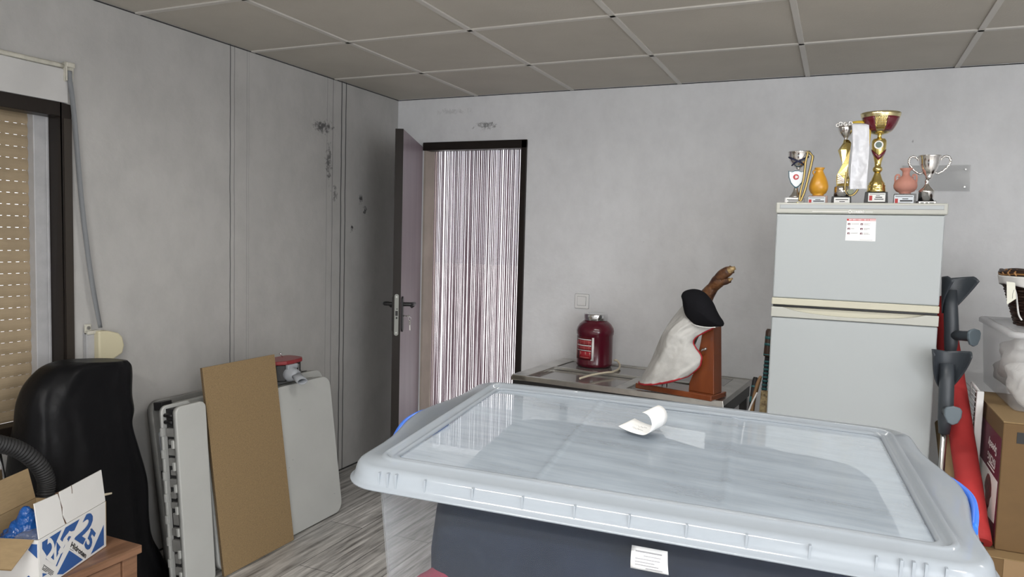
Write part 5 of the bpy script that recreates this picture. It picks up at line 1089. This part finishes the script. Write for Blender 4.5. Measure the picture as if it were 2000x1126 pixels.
for yy in (0.685, 0.712): MB(FC).tube([(0.008, yy, -0.052), (0.008, yy, -0.006)], 0.008, 10).build('hinge_bar', mBlack, bn)
fb = thing('fibreboard_panel', 'bare brown fibreboard panel leaning against the white folding table', 'board', (-2.3, 2.27, 0))
FD = lean_frame(-2.298, 2.262, 0.002, -2.4225, 0.875)
MB(FD).box((0.0006, 0.0006, 0.0), (0.4294, 0.8796, 0.0123)).build('board_panel', mFibreEdge, fb)
MB(FD).box((0.0, 0.0, 0.0118), (0.430, 0.880, 0.0128)).build('board_face', mFibre, fb)
# red-topped device with a grey spout lying on the table tops
dv = thing('air_pump', 'black box with dark red top and grey spout lying on the folding tables', 'device', (-2.50, 2.8, 0.735))
DF = frame((-2.545, 2.70, 0.728), (0, 1, 0.0), (1, 0, 0), (0, 0, 1))    # local x along wall, y into room, z up
DF = Matrix.Translation((-2.545, 2.67, 0.726)) @ Matrix(((0, 1, 0, 0), (1, 0, 0, 0), (0, 0, 1, 0), (0, 0, 0, 1)))
body2 = [(0.0, 0.0), (0.245, 0.0), (0.262, 0.012), (0.268, 0.05), (0.262, 0.09), (0.235, 0.112), (0.12, 0.118), (0.09, 0.09), (0.03, 0.08), (0.0, 0.075)]
MB(DF).prism(body2, 0.0, 0.082).build('pump_body', mBlack, dv, bevel=0.005)
topo = [(-0.004, -0.004), (0.25, -0.004), (0.27, 0.012), (0.275, 0.05), (0.268, 0.095), (0.238, 0.12), (0.165, 0.132), (0.115, 0.128), (0.075, 0.102), (0.03, 0.088), (-0.004, 0.08)]
MB(DF).prism(topo, 0.0825, 0.102).build('pump_top', mRedPl, dv, bevel=0.006, seg=3)
MB(DF).prism([(0.0, 0.08), (0.05, 0.09), (0.05, 0.094), (0.0, 0.085)], 0.008, 0.075).build('side_plate', mWickerLt, dv)
spc = MB(DF); spc.tube([(0.150, 0.10, 0.036), (0.150, 0.128, 0.036), (0.150, 0.148, 0.033), (0.152, 0.165, 0.030)], [0.040, 0.0385, 0.030, 0.024], 24)
spo = spc.build('spout_collar', mPlasticGrey, dv)
b = MB(DF); b.tube([(0.150, 0.158, 0.030), (0.118, 0.222, 0.012)], [0.019, 0.0185], 22, cap=False, flat=(1.25, 0.72)); b.build('spout', mPlasticGrey, spo, solid=0.003)
MB(DF).box((0.118, 0.118, 0.06), (0.19, 0.136, 0.083)).build('spout_neck', mPlasticGrey, spo, bevel=0.004)
MB(DF).box((0.205, 0.116, 0.004), (0.213, 0.124, 0.075)).build('catch', mChrome, dv, bevel=0.002)
MB(DF).tube([(0.20, 0.03, 0.10), (0.196, 0.02, 0.118), (0.19, 0.016, 0.121)], 0.003, 6).build('wire_loop', mChrome, dv)

# ------------------------------------------------------------------ thing under black sheeting below the window
tp = thing('covered_chair', 'tall chair-shaped thing wrapped in black plastic sheeting below the window', 'covered chair', (-2.55, 1.85, 0))
Lz = [(1.50, 0.0), (1.52, 0.25), (1.56, 0.5), (1.588, 0.70), (1.601, 0.768), (1.610, 0.837), (1.633, 0.893), (1.672, 0.934), (1.717, 0.955), (1.774, 0.960)]
Rz = [(2.190, 0.0), (2.130, 0.13), (2.094, 0.20), (2.080, 0.29), (2.074, 0.43), (2.042, 0.56), (2.012, 0.675), (2.022, 0.735), (2.013, 0.80), (2.016, 0.88), (2.012, 0.915), (1.996, 0.936)]
Ls = spline([(-2.5, y, z) for y, z in Lz], 6); Rs = spline([(-2.5, y, z) for y, z in Rz], 6)
def tarp_pt(u, v):
    # u around the body (0..1 closed), v from floor to top
    l, r = at(Ls, v), at(Rs, v); a = 2 * math.pi * u
    cx = -2.55; mid = (l + r) / 2; half = (r - l) / 2
    dep = 0.07 + 0.07 * (1 - v) ** 0.8 if v < 0.999 else 0.07
    ca, sa = math.cos(a), math.sin(a)
    f = lambda c, e: math.copysign(abs(c) ** (2 / e), c)
    y = f(ca, 3.0); x = f(sa, 2.6)
    fold = (0.008 * math.sin(a * 7 + 2.2 * math.sin(v * 4)) + 0.004 * math.sin(a * 15 + 1.3)) * (1 - v) ** 0.8 + 0.012 * noise.noise(V(ca * 1.6, sa * 1.6, v * 2.0)) + 0.003 * noise.noise(V(ca * 7, sa * 7, v * 9))
    dep2 = dep + fold
    rel = mid + half * y
    return (cx + dep2 * x, rel.y, rel.z)
b = MB().grid(lambda u, v: tarp_pt(u, v), 110, 70, cu=True)
top_ = [tarp_pt(k / 110, 1.0) for k in range(110)]; b.add(top_, [tuple(range(110))])
b.build('sheet_cover', mBlackTarp, tp)

# ------------------------------------------------------------------ cabinet, carton and vacuum hose in front of it
cbn = thing('wooden_cabinet', 'low brown wood-grain cabinet carrying the white printed carton', 'cabinet', (-2.17, 1.3, 0))
C0, C1, CY0, CY1, CZ = -2.345, -2.013, 0.80, 1.643, 0.43
MB().box((C0, CY0, CZ - 0.026), (C1, CY1, CZ)).build('cabinet_top', mWoodCab, cbn, bevel=0.002)
MB().box((C0 + 0.01, CY0 + 0.012, 0.0), (C1 - 0.030, CY1 - 0.012, CZ - 0.0265)).build('cabinet_body', mWoodCab, cbn)
MB().box((C1 - 0.030, CY1 - 0.062, 0.0), (C1 - 0.010, CY1 - 0.010, CZ - 0.0275)).build('front_stile', mWoodCab, cbn, bevel=0.002)
MB().box((C1 - 0.030, CY0 + 0.012, 0.04), (C1 - 0.014, CY1 - 0.066, CZ - 0.034)).build('cabinet_door', mWoodCab, cbn, bevel=0.002)
# carton: printed face looks into the room
KO = V(-1.993, 1.298, CZ + 0.002); kx = V(-0.107, 0.283, 0).normalized(); ky = V(-kx.y, kx.x, 0)   # kx along the printed face, ky into the box
KM = frame(KO, kx, ky, (0, 0, 1)); KL, KD, KH = 0.302, 0.235, 0.146
ct = thing('printed_carton', 'open white carton printed with blue figures standing on the wooden cabinet', 'carton', tuple(KO))
th = 0.004
fc = MB(KM).box((0, 0, 0), (KL, th, KH)).build('printed_side', mCardWhite, ct)
MB(KM).box((th * 0.2, th, 0), (KL - th * 0.2, th * 1.6, KH)).box((0, KD - th, 0), (KL, KD, KH)).build('inner_liner', mCardIn, ct)
sd = MB(KM).box((-th, 0.0005, 0), (-0.0002, KD, KH)).build('end_side', mCardWhite, ct)
MB(KM).box((KL + 0.0002, 0.0005, 0), (KL + th, KD, KH)).box((0, th * 1.7, 0.001), (KL, KD - th * 1.1, 0.005)).build('inner_side', mCardIn, ct)
# flaps
def flap_white(x0, x1, tilt):
    m = KM @ Matrix.Translation((0, 0, KH)) @ Matrix.Rotation(tilt, 4, 'X')
    return MB(m), m
fb_, fm_ = flap_white(0, 0, math.radians(-7))
tear = [(0.118, 0.0), (0.112, 0.012), (0.105, 0.03), (0.108, 0.052), (0.104, 0.075), (0.100, 0.098)]
lft = [(0.0, 0.002), (0.109, 0.002)] + [(x - 0.006 + 0.002 * (k % 2), max(y, 0.002)) for k, (x, y) in enumerate(tear[1:])] + [(0.0, 0.103)]
rgt = [(KL, 0.002), (KL, 0.103), (0.106, 0.100)] + [(x + 0.001 + 0.002 * (k % 2), max(y, 0.002)) for k, (x, y) in list(enumerate(tear))[::-1]]
FW = fm_ @ Matrix(((1, 0, 0, 0), (0, 0, 1, 0), (0, 1, 0, 0), (0, 0, 0, 1)))
fl = MB(FW).prism(lft, 0, 0.0035); fl.prism(rgt, 0.0, 0.0035); fl = fl.build('front_flap', mCardWhite, ct)
MB(FW).prism([(0.085, 0.002), (0.135, 0.002), (0.118, 0.101), (0.09, 0.101)], 0.0037, 0.0048).build('torn_core', mTorn, fl)
MB(FW).tube([(0.155, 0.103, -0.0004), (0.1555, 0.090, -0.0004), (0.154, 0.078, -0.0004)], 0.0009, 5).build('crease', mTorn, fl)
m = KM @ Matrix.Translation((0, KD, KH)) @ Matrix.Rotation(math.radians(-14), 4, 'X')
MB(m).box((0, -0.0035, 0.001), (KL, 0, 0.098)).build('back_flap', mCardIn, ct)
m = KM @ Matrix.Translation((-th, 0, KH)) @ Matrix.Rotation(math.radians(-118), 4, 'Y')
ef = MB(m).box((0, 0.012, 0.001), (0.0035, KD - 0.01, 0.098)).build('end_flap', mCardIn, ct)
MB(m).box((0.0003, 0.012, 0.0985), (0.0033, KD - 0.01, 0.1)).build('flap_edge', mCardEdge, ef)
# print on the long side: coordinates measured on the face, u 0..1 along, v 0..1 up
def fpx(x, y, d=-0.0004):
    u = (x - 135) / 980.0; yt = 620 - 0.606 * (x - 135); hgt = 760 - 75 * u
    v = 1 - (y - yt) / hgt
    # compensate for the foreshortening along the side
    u = u * (0.86 + 0.14 * u)
    return KM @ V(u * KL, d, v * KH)
def fpoly(mb, pts, d):
    n = len(pts); A = [fpx(x, y, d) for x, y in pts]; B = [fpx(x, y, d + 0.0004) for x, y in pts]
    mb.add(A + B, [tuple(range(n))] + [tuple(range(2 * n - 1, n - 1, -1))] + [(i, (i + 1) % n, n + (i + 1) % n, n + i) for i in range(n)]); return mb
b = MB()
fpoly(b, [(172, 652), (460, 462), (385, 632), (345, 760), (340, 970), (222, 900), (236, 850), (172, 750)], -0.0008)
fpoly(b, [(386, 640), (450, 730), (382, 870)], -0.0008)
fpoly(b, [(520, 425), (728, 296), (648, 470), (560, 500), (490, 590), (472, 640), (440, 605)], -0.0008)
fpoly(b, [(612, 540), (520, 700), (385, 1010), (368, 1005), (505, 690), (520, 610), (560, 560)], -0.0008)
fpoly(b, [(570, 770), (770, 912), (470, 1130), (385, 1130)], -0.0008)
fpoly(b, [(1083, 385), (1083, 692), (888, 832)], -0.0008)
fpoly(b, [(170, 1112), (240, 1125), (170, 1170)], -0.0008)
b.build('blue_print', mBlue, fc)
def word(mb, s, o, ax, ay, d, bold=0.0): return put_text(mb, s, lambda u, v: fpx(o[0] + ax[0] * u + ay[0] * v, o[1] + ax[1] * u + ay[1] * v, d), bold)
b = MB(); word(b, '2', (655, 580), (125, 85), (190, -400), -0.0010, 0.035); word(b, '5', (790, 690), (75, 95), (105, -270), -0.0010, 0.035); b.build('blue_figures', mBlue, fc)
b = MB(); word(b, '2', (225, 880), (118, 100), (30, -330), -0.0011, 0.03); word(b, '5', (400, 800), (75, 20), (165, -330), -0.0011, 0.03); b.build('white_figures', mCardWhite, fc)
b = MB(); word(b, 'Hidroten', (588, 712), (216, 180), (28, -78), -0.0010, 0.03); b.build('black_lettering', mInk, fc)
b = MB(); rs = random.Random(3)
for k in range(4):
    for j in range(9):
        if rs.random() < 0.9: fpoly(b, [(190 - k * 8 + j * 17, 985 + k * 20 + j * 12), (203 - k * 8 + j * 17, 994 + k * 20 + j * 12), (200 - k * 8 + j * 17, 1004 + k * 20 + j * 12), (187 - k * 8 + j * 17, 995 + k * 20 + j * 12)], -0.0009)
for j in range(6): fpoly(b, [(888 + j * 12, 440 + j * 11), (898 + j * 12, 449 + j * 11), (894 + j * 12, 462 + j * 11), (884 + j * 12, 453 + j * 11)], -0.0009)
for j in range(6): fpoly(b, [(580 + j * 9, 742 + j * 6), (587 + j * 9, 747 + j * 6), (586 + j * 9, 752 + j * 6), (579 + j * 9, 747 + j * 6)], -0.0009)
b.build('small_print', mInk, fc)
# print on the end facing the camera
EM = KM @ Matrix(((0, 0, 1, -th), (-1, 0, 0, KD), (0, 1, 0, 0), (0, 0, 0, 1)))          # local x runs along the end, y up, z outwards (negative x)
EM = KM @ Matrix(((0, 0, -1, -th), (-1, 0, 0, KD), (0, 1, 0, 0), (0, 0, 0, 1)))
b = MB(EM); put_text(b, 'Hidroten', lambda u, v: (0.055 + 0.13 * u - 0.01 * v, 0.022 + 0.075 * u + 0.026 * v, 0.0008), 0.03); b.build('black_lettering', mInk, sd)
b = MB(EM); b.prism([(0.16, 0.0), (0.232, 0.0), (0.232, 0.018), (0.205, 0.045)], 0.0002, 0.0008); b.prism([(0.205, 0.118), (0.231, 0.095), (0.231, 0.135), (0.215, 0.135)], 0.0002, 0.0008); b.build('blue_print', mBlue, sd)
# plastic bag inside the carton
bg = thing('blue_bag', 'crumpled blue and clear plastic bag lying in the open white carton', 'plastic bag', tuple(KM @ V(0.12, 0.12, 0.01)))
pile(MB(KM), 0.125, 0.135, 0.085, 0.072, 0.060, 0.075, 41, 0.04, 16, 48, 28, 2.4).build('blue_film', mBlueFilm, bg)
P = spline([KM @ V(0.115, 0.120, 0.135), KM @ V(0.110, 0.118, 0.165), KM @ V(0.104, 0.116, 0.185), KM @ V(0.106, 0.114, 0.197)], 5)
MB().tube(P, [0.040 - 0.033 * (k / (len(P) - 1)) ** 0.8 + 0.002 * noise.noise(V(k, 0, 3)) for k in range(len(P))], 12).build('knotted_neck', mBlueFilm, bg)
pile(MB(KM), 0.12, 0.090, 0.075, 0.095, 0.055, 0.062, 55, 0.04, 13, 44, 26, 2.6).build('clear_film', mBag, bg)
# twig-like straws sticking out behind the carton
tw = thing('dry_straws', 'two pale dry straws poking out behind the white carton', 'straws', tuple(KM @ V(KL - 0.02, 0.09, 0.02)))
for dz in (0.0, 0.006):
    MB(KM).tube([(KL - 0.06, 0.12, 0.006), (KL - 0.01, 0.07, 0.12 + dz), (KL + 0.022, 0.045, 0.150 + dz), (KL + 0.066, 0.02, 0.148 + dz * 0.3)], 0.0022, 6).build('straw', mCord, tw)
# vacuum hose and wand
vc = thing('vacuum_hose', 'black corrugated vacuum hose with a chrome wand behind the white carton', 'vacuum hose', (-2.39, 1.45, 0))
VX = -2.385
P = spline([(VX, 1.16, 0.0), (VX, 1.17, 0.35), (VX, 1.22, 0.62), (VX, 1.30, 0.765), (VX, 1.371, 0.785), (VX, 1.431, 0.762), (VX, 1.494, 0.726), (VX, 1.551, 0.666), (VX, 1.578, 0.606), (VX, 1.577, 0.554), (VX, 1.565, 0.45), (VX, 1.555, 0.2), (VX, 1.55, 0.0)], 26)
MB().tube(P, [0.0255 + 0.0022 * (1 if k % 4 < 2 else -1) for k in range(len(P))], 18).build('corrugated_tube', mBlackMatt, vc)
MB().tube([(VX - 0.035, 1.50, 0.0), (VX - 0.03, 1.448, 0.645), (VX - 0.03, 1.428, 0.78)], 0.017, 14).build('chrome_wand', mChrome, vc)
